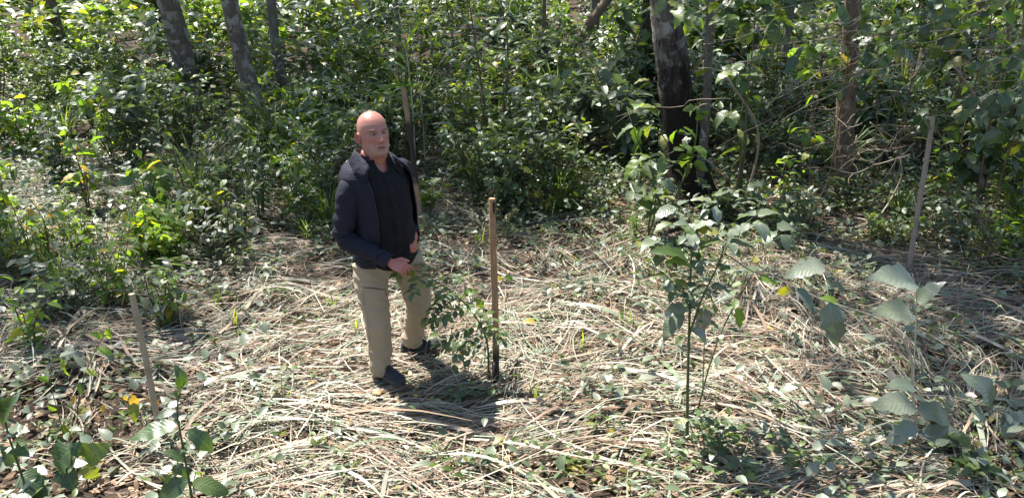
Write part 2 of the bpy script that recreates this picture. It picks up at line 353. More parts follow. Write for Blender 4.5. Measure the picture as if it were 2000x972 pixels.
# ------------------------------------------------------------------ plant generators
def gen_plant(rng, h, nst, spread, leaf, twigs, lpt, twl, droop=.35, up0=.25, bare=.25):
    """stems as polylines (points, radii) and leaf arrays pos, dir, up, size"""
    stems = []; P = []; D = []; U = []; S = []
    for s in range(nst):
        a = rng.uniform(0, 6.283); ln = h * rng.uniform(.65, 1.05); out = spread * rng.uniform(.15, 1.0)
        base = A([math.cos(a), math.sin(a), 0]) * rng.uniform(0, .12) * spread
        tip = base + A([math.cos(a) * out, math.sin(a) * out, ln]); midp = (base + tip) / 2 + A([math.cos(a), math.sin(a), 0]) * -.18 * out + rng.normal(size=3) * .05 * h
        pl = spline([base, midp, tip], 8); r0 = .006 + .007 * h * rng.uniform(.5, 1); stems.append((pl, np.linspace(r0, .0025, 8)))
        axes = [(pl, bare)]
        for q in range(twigs):
            t = rng.uniform(bare, .95); p = pl[0] + 0; fi = t * 7; k = int(fi); p = pl[k] * (1 - (fi - k)) + pl[min(k + 1, 7)] * (fi - k)
            b = rng.uniform(0, 6.283); L = twl * rng.uniform(.5, 1.1) * (1.15 - .6 * t)
            e = p + A([math.cos(b), math.sin(b), rng.uniform(-.1, .75)]) * L; m = (p + e) / 2 + A([0, 0, .12 * L])
            tw = spline([p, m, e], 5); stems.append((tw, np.linspace(.0045, .0018, 5))); axes.append((tw, .15))
        for ax, t0 in axes:
            n = len(ax); L = lpt + (2 if ax is pl else 0)
            for q in range(L):
                t = t0 + (1 - t0) * (q + rng.random() * .6) / max(L - .4, 1); fi = min(t, 1) * (n - 1); k = min(int(fi), n - 2); p = ax[k] * (1 - (fi - k)) + ax[k + 1] * (fi - k)
                d = nz(ax[k + 1] - ax[k]); sd = nz(np.cross(d, A([0, 0, 1.]) + rng.normal(size=3) * .3)) * (1 if q % 2 else -1)
                P.append(p); D.append(d * rng.uniform(.2, .8) + sd * rng.uniform(.6, 1.1) + A([0, 0, up0 - droop * rng.uniform(.2, 1.8)]) + rng.normal(size=3) * .2)
                U.append(A([0, 0, 1.]) + rng.normal(size=3) * .38); S.append(leaf * rng.uniform(.55, 1.15))
    return stems, A(P), A(D), A(U), A(S)
def stems_geo(stems, k=5):
    g = Geo()
    for p, r in stems: V, F, uv = tube(p, r, k, False); g.add(V, F, uv)
    return g
# leaf meshes shared by single-leaf objects
LEAFMESH = {}
def leaf_mesh(key, var, mat):
    kk = (key, var, mat)
    if kk not in LEAFMESH:
        V, F, uv = TH[key][var]; g = Geo(); g.add(V, F, uv, rnd=0.0); LEAFMESH[kk] = g.mesh('leaf', MT[mat])
    return LEAFMESH[kk]
def leaf_objs(parent, P, D, U, S, key, mats, rng, ws=1.0, name='leaf'):
    off = A(PLOC[parent.name]); s, d, n = frames(A(D), A(U))
    for q in range(len(P)):
        o = bpy.data.objects.new(name, leaf_mesh(key, int(rng.integers(6)), mats[int(rng.integers(len(mats)))])); COL.objects.link(o); o.parent = parent
        z = float(S[q]); M = Matrix.Identity(4)
        for c, (vec, sc) in enumerate(((s[q], z * ws), (d[q], z), (n[q], z))):
            for r in range(3): M[r][c] = float(vec[r] * sc)
        for r in range(3): M[r][3] = float(P[q][r] - off[r])
        o.matrix_local = M
def stem_objs(parent, stems, mat, k=6, name='stem', off=None):
    for p, r in stems:
        g = Geo(); V, F, uv = tube(p, r, k); g.add(V, F, uv); g.obj(name, mat, parent)

# ------------------------------------------------------------------ cut grass, litter, ground cover
SHOES = ((-.74, 4.33), (-.6, 4.80), (-.66, 4.22), (-.5, 4.72))
rng = np.random.default_rng(21)
def ribbons(geo, P0, ang, L, wd, lift, curl, rng, nseg=6, steep=None, ground_z=True):
    """grass blades: narrow creased strips following the ground"""
    for fx, fy in SHOES:
        nr_ = np.clip(((P0[:, 0] - fx) ** 2 + (P0[:, 1] - fy) ** 2) / .08, .12, 1); lift = lift * nr_; P0 = P0 * np.stack([nr_ * 0 + 1, nr_ * 0 + 1, nr_], -1)
    N = len(P0); t = np.linspace(0, 1, nseg + 1); ds = L[:, None] / nseg
    a = ang[:, None] + curl[:, None] * (t[None] - .5) + .09 * np.sin(t[None] * 5 + rng.uniform(0, 6, N)[:, None]) * rng.random(N)[:, None]
    x = P0[:, 0:1] + np.cumsum(np.cos(a) * ds, 1) - L[:, None] / 2 * np.cos(ang)[:, None]; y = P0[:, 1:2] + np.cumsum(np.sin(a) * ds, 1) - L[:, None] / 2 * np.sin(ang)[:, None]
    hump = np.sin(np.pi * t)[None] * rng.uniform(-.3, 1, N)[:, None] * lift[:, None] + (t[None] - .5) * rng.normal(0, .5, N)[:, None] * lift[:, None]
    z = P0[:, 2:3] + np.clip(hump, -.01, 1) + (gz(x, y) if ground_z else 0)
    tw = rng.uniform(-.7, .7, N)[:, None] + rng.normal(0, .8, N)[:, None] * (t[None] - .5)
    wv = wd[:, None] * (np.minimum(1, (1 - t) * 2.2 + .08) * np.minimum(1, t * 5 + .5))[None]
    sx = -np.sin(a) * np.cos(tw) * wv; sy = np.cos(a) * np.cos(tw) * wv; sz = np.sin(tw) * wv
    C = np.stack([x, y, z], -1); S = np.stack([sx, sy, sz], -1)
    V = np.stack([C - S, C + S], 2).reshape(-1, 3)
    m = (nseg + 1) * 2; b = (np.arange(N) * m)[:, None] + (np.arange(nseg) * 2)[None]
    Q = np.stack([b, b + 1, b + 3, b + 2], -1).reshape(-1, 4)
    uv = np.stack([np.tile(A([0., 1.]), N * (nseg + 1)), np.tile(np.repeat(t, 2), N)], -1)
    geo.add(V, Q, uv, rnd=np.repeat(rng.random(N), m))
def straw_density(x, y):
    d = np.ones_like(x)
    d *= np.where((x < -1.9 - .25 * (y - 3.5)) & (y < 4.6), .18, 1)
    d *= np.where((x > .55) & (y < 3.75), .75, 1)
    near_stake = (np.abs(x) < .5) & (np.abs(y - 4.15) < .35)
    d *= np.clip(1.2 - np.clip(y - 5.9, 0, 9) * np.where(x > 2.2, .62, .42), .04, 1)
    d *= np.where(np.abs(x) > 3.2 + .25 * (y - 3.3), .55, 1)
    d = np.where((x < -2.9) & (y > 8.3) & (y < 10.6), .95, d)
    d = np.where(near_stake, 1.6, d)
    return np.clip(d * (-.05 + 1.5 * vnoise(x * 1.25 + 3, y * 1.25 + 8)), np.where(y < 6, .16, .02), 1)
g = Geo(); ncl = 1500
cx = rng.uniform(-7.0, 6.0, ncl * 3); cy = rng.uniform(2.7, 11, ncl * 3)
keep = (np.abs(cx) < 1.2 + .72 * cy) & (rng.random(ncl * 3) < np.maximum(straw_density(cx, cy), .0) * .7); cx = cx[keep][:ncl]; cy = cy[keep][:ncl]
cx = np.concatenate([cx, rng.uniform(-.75, .35, 26)]); cy = np.concatenate([cy, rng.uniform(3.75, 4.4, 26)])
flow = 6.283 * vnoise(cx * .55 + 20, cy * .55 + 4) * .9 + rng.normal(0, .35, len(cx)); flow = np.where(rng.random(len(cx)) < .5, rng.normal(.15, .45, len(cx)), flow)
per = 25
px = np.repeat(cx, per) + 0; py = np.repeat(cy, per) + 0; N = len(px); fl_ = np.repeat(flow, per); u_ = rng.normal(0, .17, N); v_ = rng.normal(0, .065, N); px = px + np.cos(fl_) * u_ - np.sin(fl_) * v_; py = py + np.sin(fl_) * u_ + np.cos(fl_) * v_
ribbons(g, np.stack([px, py, np.abs(rng.normal(0, .028, N)) + .006], -1), np.repeat(flow, per) + rng.normal(0, 1, N) * np.where(rng.random(N) < .8, .13, .7), np.where(rng.random(N) < .25, rng.uniform(.08, .25, N), rng.gamma(4, .115, N) + .16), rng.uniform(.0016, .0046, N) * np.where(rng.random(N) < .14, rng.uniform(1.8, 3.4, N), 1), rng.gamma(2, .024, N), np.repeat(rng.normal(0, .75, len(cx)), per) + np.where(rng.random(N) < .10, rng.normal(0, 1.2, N), rng.normal(0, .2, N)), rng)
tag(g.obj('cut_grass', MT['straw']), 'pale cut grass straw strewn over the clearing floor', 'cut grass', kind='stuff')
STRAW_N = N
g = Geo(); N = 26000; px = rng.uniform(-6.5, 6.5, N); py = 2.7 + 6.5 * rng.random(N) ** 1.2
ribbons(g, np.stack([px, py, rng.uniform(.003, .03, N)], -1), rng.uniform(0, 6.283, N), rng.uniform(.02, .09, N), rng.uniform(.0015, .005, N), rng.uniform(0, .012, N), rng.normal(0, .3, N), rng, 2)
tag(g.obj('grass_chaff', MT['chaff']), 'broken brown bits of dead grass between the straw', 'chaff', kind='stuff')
# leaf litter
g = Geo(); N = 34000; px = rng.uniform(-9, 9, N); py = 2.6 + 12 * rng.random(N) ** 1.3
P = np.stack([px, py, gz(px, py) + rng.uniform(.004, .03, N)], -1); a = rng.uniform(0, 6.283, N)
scatter(g, TL['ovate'], P, np.stack([np.cos(a), np.sin(a), rng.normal(0, .25, N)], -1), A([0, 0, 1.]) + rng.normal(0, .4, (N, 3)), rng.uniform(.02, .085, N), rng.random(N), rng.uniform(.6, 1.2, N))
tag(g.obj('leaf_litter', MT['dry']), 'brown fallen leaves littering the soil between plants', 'leaf litter', kind='stuff')
# low ground cover
def cover(name, label, mat, ncl, key, s0, s1, dens, seed, per=(8, 20), rad=.13, hgt=.12):
    rng = np.random.default_rng(seed); x = rng.uniform(-11, 11, ncl * 6); y = rng.uniform(2.7, 17, ncl * 6)
    k = (np.abs(x) < 1.2 + .72 * y) & (rng.random(ncl * 6) < dens(x, y)); x = x[k][:ncl]; y = y[k][:ncl]; g = Geo(); k = np.ones(len(x), bool)
    for fx, fy in SHOES: k &= (x - fx) ** 2 + (y - fy) ** 2 > .075
    x = x[k]; y = y[k]
    cnt = rng.integers(per[0], per[1], len(x)); hs = hgt * rng.uniform(.4, 1.4, len(x)); X = np.repeat(x, cnt); Y = np.repeat(y, cnt); H = np.repeat(hs, cnt); N = len(X)
    a = rng.uniform(0, 6.283, N); r = rad * np.sqrt(rng.random(N)); X2 = X + np.cos(a) * r; Y2 = Y + np.sin(a) * r
    P = np.stack([X2, Y2, gz(X2, Y2) + .012 + H * rng.random(N) ** 1.2], -1); a2 = a + rng.normal(0, .7, N)
    scatter(g, TL[key], P, np.stack([np.cos(a2), np.sin(a2), rng.normal(.1, .35, N)], -1), A([0, 0, 1.]) + rng.normal(0, .33, (N, 3)), rng.uniform(s0, s1, N), rng.random(N))
    tag(g.obj(name, mat), label, 'ground cover', kind='stuff')
def dens_a(x, y):
    d = .33 + .0 * x
    d = d + np.where((x > .5) & (y < 3.9), .3, 0) + np.where((x < -1.7) & (y < 4.5), .8, 0) + np.clip((y - 6.4) * .35, 0, .9) + np.where(np.abs(x) > 3.0, .25, 0)
    d = d + np.where((np.abs(x + .25) < .5) & (np.abs(y - 4.6) < .35), .3, 0) + np.where((y > 5.4) & (y < 7.8), .35, 0)
    return np.clip(d * (.25 + 1.3 * vnoise(x * 1.7, y * 1.7)), 0, 1)
cover('ground_cover', 'small round-leaved green plants creeping low over the ground', MT['mid'], 3300, 'ellip', .03, .065, dens_a, 31)
cover('ground_cover', 'grey-green broad-leaved seedlings carpeting the ground in patches', MT['pale'], 3000, 'ovate', .045, .10, dens_a, 32, (6, 14), .15, .16)
cover('ground_cover', 'dark green leafy weeds spreading low under the shrubs', MT['dark'], 1700, 'ovate', .05, .11, lambda x, y: np.clip((y - 6.3) * .3, 0, .9) * (.3 + vnoise(x * .9, y * .9)), 33, (8, 18), .22, .32)

cover('ground_cover', 'dusty silver-green leaves of low plants in the near corners', MT['silver'], 330, 'ovate', .06, .125, lambda x, y: np.where(((x > .5) & (y < 4.3) | (x < -1.7) & (y < 4.8)), .9, .05), 34, (5, 11), .15, .2)
# extra trees added so their crowns shade the wood, feet hidden in undergrowth
for (x_, y_, r_, sd, h_, cr, cs_, lb) in ((-2.2, 15.5, .045, 21, 8.0, 1, 1.15, 'thin trunk far behind the man among dense shrubs'), (.6, 14.2, .04, 22, 7.5, 0, 1.1, 'thin trunk deep behind the mid-green bush at the centre'), (4.6, 13.2, .06, 23, 8.0, 1, 1.15, 'thin shaded trunk behind the dry vine fan'), (-8.2, 19.5, .13, 24, 9.0, 1, 1.3, 'trunk at the far back between leaning and dull brown trunks'), (7.6, 14.5, .12, 25, 8.5, 0, 1.3, 'shaded trunk far back near the right edge'), (-5.2, 20.5, .12, 26, 9.0, 0, 1.3, 'distant trunk behind the slim grey trunk'), (2.0, 19.5, .12, 27, 9.0, 1, 1.3, 'distant trunk left of the dark far trunk'), (-7.3, 9.2, .15, 29, 9.0, 2, .7, 'unseen tree added beyond the left edge to shade the scrub')):
    tree('forest_tree', lb, (x_, y_, float(gz(x_, y_))), r_, (.01, .0), MT['bark_grey'] if sd % 2 else MT['bark_brown'], sd, h_, cr, cs_, 1.2)
# ------------------------------------------------------------------ stakes
def stake(label, base, top, r, mat, k=10, nodes=(), split=False, group=None, square=False):
    b = A(base, float); e = A(top, float); t = thing('stake', label, 'stake', b - A([0, 0, .0]))
    n = 40; P = b - nz(e - b) * .12 + (e - b + nz(e - b) * .12) * np.linspace(0, 1, n)[:, None]
    tt = np.linspace(0, 1, n); P += np.stack([.006 * np.sin(tt * 5 + b[0]), .006 * np.cos(tt * 4), 0 * tt], -1)
    rad = r * (1 + .03 * np.sin(tt * 31) + .0 * tt)
    V, F, uv = tube(P, rad, k); kk = k
    ang = np.tile(np.arange(kk), n); V[:n * kk] += nz(V[:n * kk] - np.repeat(P, kk, 0)) * (r * .14 * (vnoise(ang * 1.7 + b[0] * 9, np.repeat(tt, kk) * 3) - .5))[:, None]
    if square: V[:n * kk] = np.repeat(P, kk, 0) + (V[:n * kk] - np.repeat(P, kk, 0)) * np.where(np.arange(kk) % 5 == 0, 1.18, .92)[np.tile(np.arange(kk), n)][:, None]
    g = Geo(); g.add(V, F, uv); g.obj('shaft', mat, t, False)
    if not split:
        pass
    for q in nodes:
        P2 = b + (e - b) * (q + A([-.012, -.005, .005, .012]))[:, None]; V, F, uv = tube(P2, A([1.02, 1.16, 1.16, 1.02]) * r, 14, False); g = Geo(); g.add(V, F, uv); g.obj('node_ring', mat, t)
    if split:   # weathered slot at the top: a dark groove cut as an inset strip
        P2 = e + (b - e) * np.linspace(0.012, .085, 5)[:, None] + A([.004, -r * .93, 0]); V, F, uv = tube(P2, A([.3, .42, .36, .25, .05]) * r, 6); g = Geo(); g.add(V, F, uv); g.obj('split', MT['char'], t)
    LANDMARKS.append((b[0], b[1], label)); return t
def wood_mat(name, c0, c1, burn=None):
    t = NT(name); uv = t.n('ShaderNodeUVMap').outputs[0]; mp = t.n('ShaderNodeMapping'); mp.inputs['Scale'].default_value = (7, 2.2, 1); t.l(uv, mp.inputs[0])
    a = t.noise(5, 5, mp.outputs[0], .65); co = t.n('ShaderNodeTexCoord').outputs['Object']; b = t.noise(7, 4, co)
    col = t.mix(t.ramp(a, [(.35, (0, 0, 0)), (.65, (1, 1, 1))]), c0, c1); col = t.mix(t.ramp(b, [(.5, (0, 0, 0)), (.75, (1, 1, 1))]), col, t.mix(.5, col, (.07, .045, .03)))
    if burn:
        sx = t.n('ShaderNodeSeparateXYZ'); t.l(co, sx.inputs[0]); h = t.math('ADD', sx.outputs[2], t.math('MULTIPLY', t.math('SUBTRACT', b, .5), .3))
        for lo, hi in burn:
            m1 = t.n('ShaderNodeMapRange'); m1.inputs[1].default_value = lo - .08; m1.inputs[2].default_value = lo + .04; t.l(h, m1.inputs[0])
            m2 = t.n('ShaderNodeMapRange'); m2.inputs[1].default_value = hi + .06; m2.inputs[2].default_value = hi - .06; t.l(h, m2.inputs[0])
            col = t.mix(t.math('MULTIPLY', m1.outputs[0], m2.outputs[0]), col, t.mix(a, (.018, .014, .011), (.05, .036, .028)))
    return t.fin(t.pbr(col, .75, .25, t.bump(a, .6, .006)))
MT['char'] = stem_mat('charred_wood', (.01, .008, .007), (.035, .026, .02), .9)
MT['stake_c'] = wood_mat('weathered_bamboo_brown', (.22, .115, .06), (.40, .245, .14), [(-.3, .30)])
MT['stake_b'] = wood_mat('scorched_stake', (.20, .115, .065), (.34, .22, .135), [(.5, 1.08)])
MT['stake_r'] = wood_mat('grey_bamboo', (.20, .15, .115), (.34, .27, .21))
MT['stake_l'] = wood_mat('bleached_wood', (.26, .20, .135), (.42, .335, .24))
sc0 = ground(968, 757); stake('brown bamboo stake with blackened foot beside the seedling in the clearing', sc0, at(963, 387, sc0[1] + .03), .0205, MT['stake_c'], 12, (.62, .36, .13, .8), True)
sb0 = ground(823, 445); stake('thin scorched stake leaning behind the man with pale top', sb0, at(789, 171, sb0[1] + .25), .026, MT['stake_b'], 10, ())
sr0 = ground(1775, 538); stake('grey jointed bamboo stake leaning right before the dark bushes', sr0, at(1820, 228, sr0[1] + .1), .0205, MT['stake_r'], 12, (.04, .27, .50, .74, .99))
sl0 = ground(319, 872); stake('short bleached wooden stake leaning among leaves at the lower left', sl0, at(257, 573, sl0[1] + .05), .0175, MT['stake_l'], 12, (.66, .33), square=True)
st0 = ground(333, 541); stake('stubby little peg poking from straw behind the bleached stake', st0, at(332, 516, st0[1]), .02, MT['stake_r'], 10, ())
LANDMARKS.append((-.8, 4.6, 'man'))

# ------------------------------------------------------------------ single plants of the foreground, leaf by leaf
def px_leaf(L, bx, by, tx, ty, Y, dY=0.0, up=(0, -.25, 1)):
    b = at(bx, by, Y); e = at(tx, ty, Y + dY); L.append((b, e - b, A(up, float), np.linalg.norm(e - b)))
def plant(name, label, cat, base, stems, L, key, mats, smat, seed, ws=1.0, group=None):
    rng = np.random.default_rng(seed); t = thing(name, label, cat, base, group)
    stem_objs(t, stems, smat)
    for (ky, ms, LL) in ([(key, mats, L)] if not isinstance(key, list) else key):
        if LL: leaf_objs(t, [q[0] for q in LL], [q[1] for q in LL], [q[2] for q in LL], [q[3] for q in LL], ky, ms, rng, ws)
    LANDMARKS.append((base[0], base[1], label)); return t
def pst(pts, r0, r1, n=12): return (spline([at(*p) for p in pts], n), np.linspace(r0, r1, n))
def whorl(L, c, n, size, rng, tilt=.15, spread=1.0, droop=.25):
    a0 = rng.uniform(0, 6.28)
    for q in range(n):
        a = a0 + q * 6.283 / n + rng.normal(0, .3); d = A([math.cos(a), math.sin(a), tilt - droop * rng.uniform(0, 2)])
        L.append((A(c) + d * .02 + rng.normal(size=3) * .012, d, A([0, 0, 1.]) + rng.normal(size=3) * .25, size * rng.uniform(.6, 1.15)))
r1 = np.random.default_rng(41)
# foreground sapling of the clearing
b = ground(1342, 880); Y0 = b[1]; L = []
S = [pst([(1342, 882, Y0), (1343, 760, Y0 + .02), (1346, 640, Y0 + .05), (1349, 530, Y0 + .08), (1352, 455, Y0 + .1)], .0105, .005),
     pst([(1346, 655, Y0 + .05), (1372, 580, Y0 + .0), (1405, 510, Y0 - .05), (1418, 470, Y0 - .05)], .007, .004),
     pst([(1345, 595, Y0 + .05), (1320, 560, Y0), (1302, 540, Y0 - .04)], .005, .0025),
     pst([(1363, 800, Y0 + .1), (1378, 740, Y0 + .12), (1412, 640, Y0 + .2), (1450, 570, Y0 + .28), (1478, 520, Y0 + .3)], .006, .003),
     pst([(1372, 770, Y0 + .15), (1376, 660, Y0 + .15), (1378, 610, Y0 + .15)], .004, .002),
     pst([(1425, 500, Y0 - .05), (1470, 530, Y0 - .02), (1530, 550, Y0)], .004, .002)]
S += [pst([(1350, 520, Y0 + .08), (1320, 490, Y0 + .1), (1285, 470, Y0 + .12), (1262, 478, Y0 + .12)], .004, .002), pst([(1352, 470, Y0 + .1), (1330, 430, Y0 + .15), (1322, 405, Y0 + .18)], .004, .002), pst([(1405, 510, Y0 - .05), (1440, 450, Y0 + .05), (1470, 425, Y0 + .1)], .004, .002), pst([(1440, 590, Y0 + .25), (1480, 490, Y0 + .32), (1515, 455, Y0 + .35)], .004, .002), pst([(1352, 455, Y0 + .1), (1372, 420, Y0 + .15), (1392, 395, Y0 + .18)], .004, .002)]
for (cx_, cy_, dy, n, sz) in ((1352, 455, .1, 3, .15), (1350, 505, .08, 3, .13), (1418, 470, -.05, 4, .14), (1400, 510, -.03, 2, .12), (1302, 540, -.04, 3, .13), (1285, 470, .12, 3, .14), (1262, 478, .12, 3, .15), (1322, 405, .18, 4, .14), (1326, 440, .15, 2, .14), (1478, 520, .3, 3, .13), (1470, 425, .1, 4, .15), (1440, 455, .05, 2, .13), (1515, 455, .35, 4, .16), (1392, 395, .18, 4, .14), (1372, 425, .15, 2, .13), (1347, 600, .06, 2, .12), (1378, 612, .15, 3, .12), (1385, 560, .0, 3, .12), (1346, 545, .06, 3, .12), (1325, 562, .0, 2, .12), (1440, 580, .25, 2, .11), (1300, 500, .1, 3, .13), (1350, 480, .2, 3, .14), (1344, 655, .05, 1, .11), (1348, 690, .04, 0, .1), (1408, 645, .2, 1, .1), (1344, 745, .03, 0, .09), (1432, 600, .25, 1, .11)):
    whorl(L, at(cx_, cy_, Y0 + dy), n + 2, sz * .95, r1, .1, droop=.4)
for bx, by, tx, ty, dy in ((1335, 610, 1285, 665, -.05), (1345, 605, 1290, 600, -.1), (1375, 600, 1368, 655, .1), (1395, 610, 1385, 560, .1), (1350, 640, 1385, 672, -.03), (1352, 520, 1300, 500, 0), (1420, 460, 1480, 440, 0), (1424, 470, 1476, 492, .0), (1350, 450, 1325, 420, .0), (1356, 448, 1398, 425, .05), (1340, 505, 1268, 488, .0)):
    px_leaf(L, bx, by, tx, ty, Y0 + dy, -.05)
LB = []; px_leaf(LB, 1430, 560, 1458, 552, Y0 + .3); px_leaf(LB, 1480, 545, 1520, 560, Y0 + .2); px_leaf(LB, 1440, 600, 1442, 640, Y0 + .2, 0, (.3, -1, .2))
plant('sapling', 'branching sapling with broad grey-green leaves standing in the clearing', 'plant', b, S, None, [('ovate', ['silver', 'pale', 'pale', 'mid'], L), ('ovate', ['bright'], LB)], None, MT['stem_green'], 42)
# leafy tuft at its foot
b = ground(1395, 900); L = []
for q in range(26):
    c = b + A([r1.normal(0, .13), r1.normal(0, .1), r1.uniform(.03, .22)]); whorl(L, c, 3, .085, r1, .1)
plant('leafy_tuft', 'low dark leafy tuft at the foot of the broad-leaved sapling', 'plant', b, [(spline([b + A([dx, dy, -.02]), b + A([dx * 2.2, dy * 2.2, .2])], 6), np.linspace(.004, .002, 6)) for dx, dy in r1.normal(0, .05, (10, 2))], L, 'ellip', ['dark', 'mid', 'dark'], MT['stem_green'], 43)
# right hand arching plant with a bleached stem
b = ground(1795, 880); Y0 = b[1]; L = []
S = [pst([(1795, 882, Y0), (1785, 800, Y0), (1786, 700, Y0), (1790, 600, Y0 + .02), (1788, 552, Y0 + .02), (1782, 535, Y0 + .02)], .005, .0025),
     pst([(1796, 880, Y0 + .03), (1782, 760, Y0 + .05), (1778, 690, Y0 + .05), (1745, 640, Y0 + .05), (1690, 612, Y0 + .05), (1620, 590, Y0 + .05), (1555, 562, Y0 + .05), (1505, 535, Y0 + .05)], .009, .003, 18),
     pst([(1785, 770, Y0 + .02), (1860, 775, Y0 + .02), (1940, 795, Y0), (2010, 810, Y0)], .004, .002)]
for bx, by, tx, ty, dy in ((1788, 556, 1694, 538, 0), (1790, 590, 1848, 548, .05), (1783, 615, 1700, 610, 0), (1785, 755, 1735, 748, -.03), (1790, 800, 1890, 818, .05), (1795, 850, 1900, 862, 0), (1790, 830, 1725, 870, -.05), (1785, 790, 1700, 792, .02), (1935, 795, 1920, 722, 0), (1890, 790, 1930, 835, -.05), (1975, 800, 1962, 860, 0), (1860, 780, 1842, 800, .05), (1800, 870, 1850, 900, -.05), (1610, 520, 1530, 540, .1), (1620, 590, 1635, 680, .02), (1556, 562, 1585, 618, .03), (1990, 810, 1955, 835, 0), (1990, 800, 2020, 840, 0)):
    px_leaf(L, bx, by, tx, ty, Y0 + dy, -.06, (r1.normal(0, .3), -.5, .9))
LB = []; px_leaf(LB, 1640, 600, 1598, 578, Y0 + .05); px_leaf(LB, 1540, 560, 1515, 580, Y0 + .05, 0, (0, -1, .3))
plant('arching_plant', 'arching plant with bleached stem and large dull leaves at the lower right', 'plant', b, S, None, [('ovate', ['silver'], L), ('ovate', ['bright'], LB)], None, MT['stem_pale'], 44)
# lower left plant
b = ground(378, 985); b = at(378, 985, 3.22); b[2] = gz(b[0], b[1]); Y0 = b[1]; L = []
S = [pst([(378, 990, Y0), (366, 920, Y0), (355, 860, Y0), (346, 800, Y0), (352, 755, Y0)], .008, .004)]
for bx, by, tx, ty, up in ((345, 830, 252, 860, (0, -.4, 1)), (346, 803, 297, 816, (0, -.4, 1)), (368, 838, 428, 888, (0, -.5, .8)), (362, 900, 312, 878, (0, -.3, 1)), (352, 760, 358, 715, (1, -.6, .2)), (350, 770, 372, 745, (0, -.3, 1)), (352, 885, 372, 862, (0, -.3, 1)), (372, 935, 300, 975, (0, -.8, .6)), (375, 940, 455, 962, (0, -.6, .8)), (350, 905, 330, 940, (0, -.6, .8)), (365, 930, 345, 905, (0, -.6, .8)), (352, 780, 330, 765, (0, -.3, 1))):
    px_leaf(L, bx, by, tx, ty, Y0, -.03, up)
plant('leafy_weed', 'upright weed with curled lance leaves below the bleached stake', 'plant', b, S, L, 'lance', ['mid', 'dark'], MT['stem_green'], 45, 1.35)
# big leaves in the corner
b = at(110, 985, 3.25); b[2] = gz(b[0], b[1]); Y0 = b[1]; L = []
S = [pst([(62, 995, Y0), (40, 920, Y0), (12, 830, Y0), (5, 780, Y0)], .008, .004), pst([(120, 985, Y0 + .1), (130, 900, Y0 + .1), (150, 870, Y0 + .1)], .005, .002), pst([(178, 970, Y0 + .1), (165, 915, Y0 + .1), (160, 880, Y0 + .1)], .005, .002)]
for bx, by, tx, ty, up in ((140, 878, 82, 930, (0, -.7, .7)), (165, 895, 210, 868, (0, -1, .4)), (168, 905, 190, 945, (.3, -1, .3)), (150, 880, 105, 935, (0, -.5, 1)), (40, 925, 92, 960, (0, -.5, 1)), (90, 945, 20, 985, (0, -.4, 1)), (30, 900, 0, 870, (0, -.4, 1)), (60, 955, 100, 990, (0, -.3, 1)), (12, 850, 50, 832, (0, -.3, 1)), (125, 910, 150, 960, (0, -.5, .8)), (20, 870, 60, 890, (0, -.3, 1)), (5, 800, -20, 770, (0, -.3, 1)), (160, 885, 135, 862, (0, -.5, 1)), (8, 830, 24, 772, (0, -.6, .8))):
    px_leaf(L, bx, by, tx, ty, Y0, -.03, up)
plant('leafy_weed', 'broad-leaved weed with heart leaves filling the lower left corner', 'plant', b, S, L, 'heart', ['mid', 'pale', 'dark'], MT['stem_green'], 46, .9)
# red-stemmed weed left of bleached stake
b = ground(155, 860); Y0 = b[1]; L = []
S = [pst([(155, 862, Y0), (152, 790, Y0), (170, 720, Y0), (200, 660, Y0), (225, 625, Y0)], .005, .002), pst([(130, 870, Y0), (112, 800, Y0), (95, 740, Y0)], .004, .002), pst([(155, 800, Y0), (215, 768, Y0), (300, 770, Y0)], .003, .002)]
for bx, by, tx, ty in ((200, 660, 175, 648), (215, 640, 205, 668), (245, 670, 262, 662), (155, 745, 160, 772), (125, 700, 132, 735), (225, 765, 215, 780), (260, 785, 265, 825), (95, 745, 70, 735), (112, 800, 90, 790), (150, 810, 180, 800), (190, 680, 220, 690), (120, 830, 145, 850), (170, 720, 190, 735), (130, 860, 100, 850)):
    px_leaf(L, bx, by, tx, ty, Y0, -.02, (r1.normal(0, .4), -.6, .8))
LY = []
for bx, by, tx, ty in ((290, 775, 312, 790), (255, 770, 270, 800), (240, 770, 250, 785), (148, 770, 146, 790), (205, 790, 195, 808)): px_leaf(LY, bx, by, tx, ty, Y0, 0, (r1.normal(0, .4), -.8, .5))
plant('leafy_weed', 'thin brown-stemmed weed with green and orange leaves left of the bleached stake', 'plant', b, S, None, [('ovate', ['mid', 'bright'], L), ('ovate', ['yellow'], LY)], None, MT['stem_brown'], 47)
# the seedling the man touches
b = ground(955, 748); Y0 = b[1]; L = []; S = []
main = spline([b, at(946, 650, Y0), at(915, 600, Y0 - .02), at(870, 562, Y0 - .05), at(832, 538, Y0 - .08), at(810, 528, Y0 - .08)], 20); S.append((main, np.linspace(.008, .0025, 20)))
def pinnate(p, d, ln, n, sz, rng):
    d = nz(d); e = p + d * ln + A([0, 0, -.18 * ln]); P = spline([p, (p + e) / 2 + A([0, 0, .06 * ln]), e], 8); S.append((P, np.linspace(.0025, .0012, 8)))
    sd = nz(np.cross(d, A([0, 0, 1.])))
    for q in range(n):
        f = .18 + .8 * q / (n - 1); k = f * 7; i = min(int(k), 6); c = P[i] * (1 - (k - i)) + P[i + 1] * (k - i)
        for s_ in (-1, 1): L.append((c, d * .55 + sd * s_ + A([0, 0, -.25]) + rng.normal(size=3) * .15, A([0, 0, 1.]) + rng.normal(size=3) * .3, sz * rng.uniform(.75, 1.15)))
    L.append((e, d + A([0, 0, -.3]), A([0, 0, 1.]), sz))
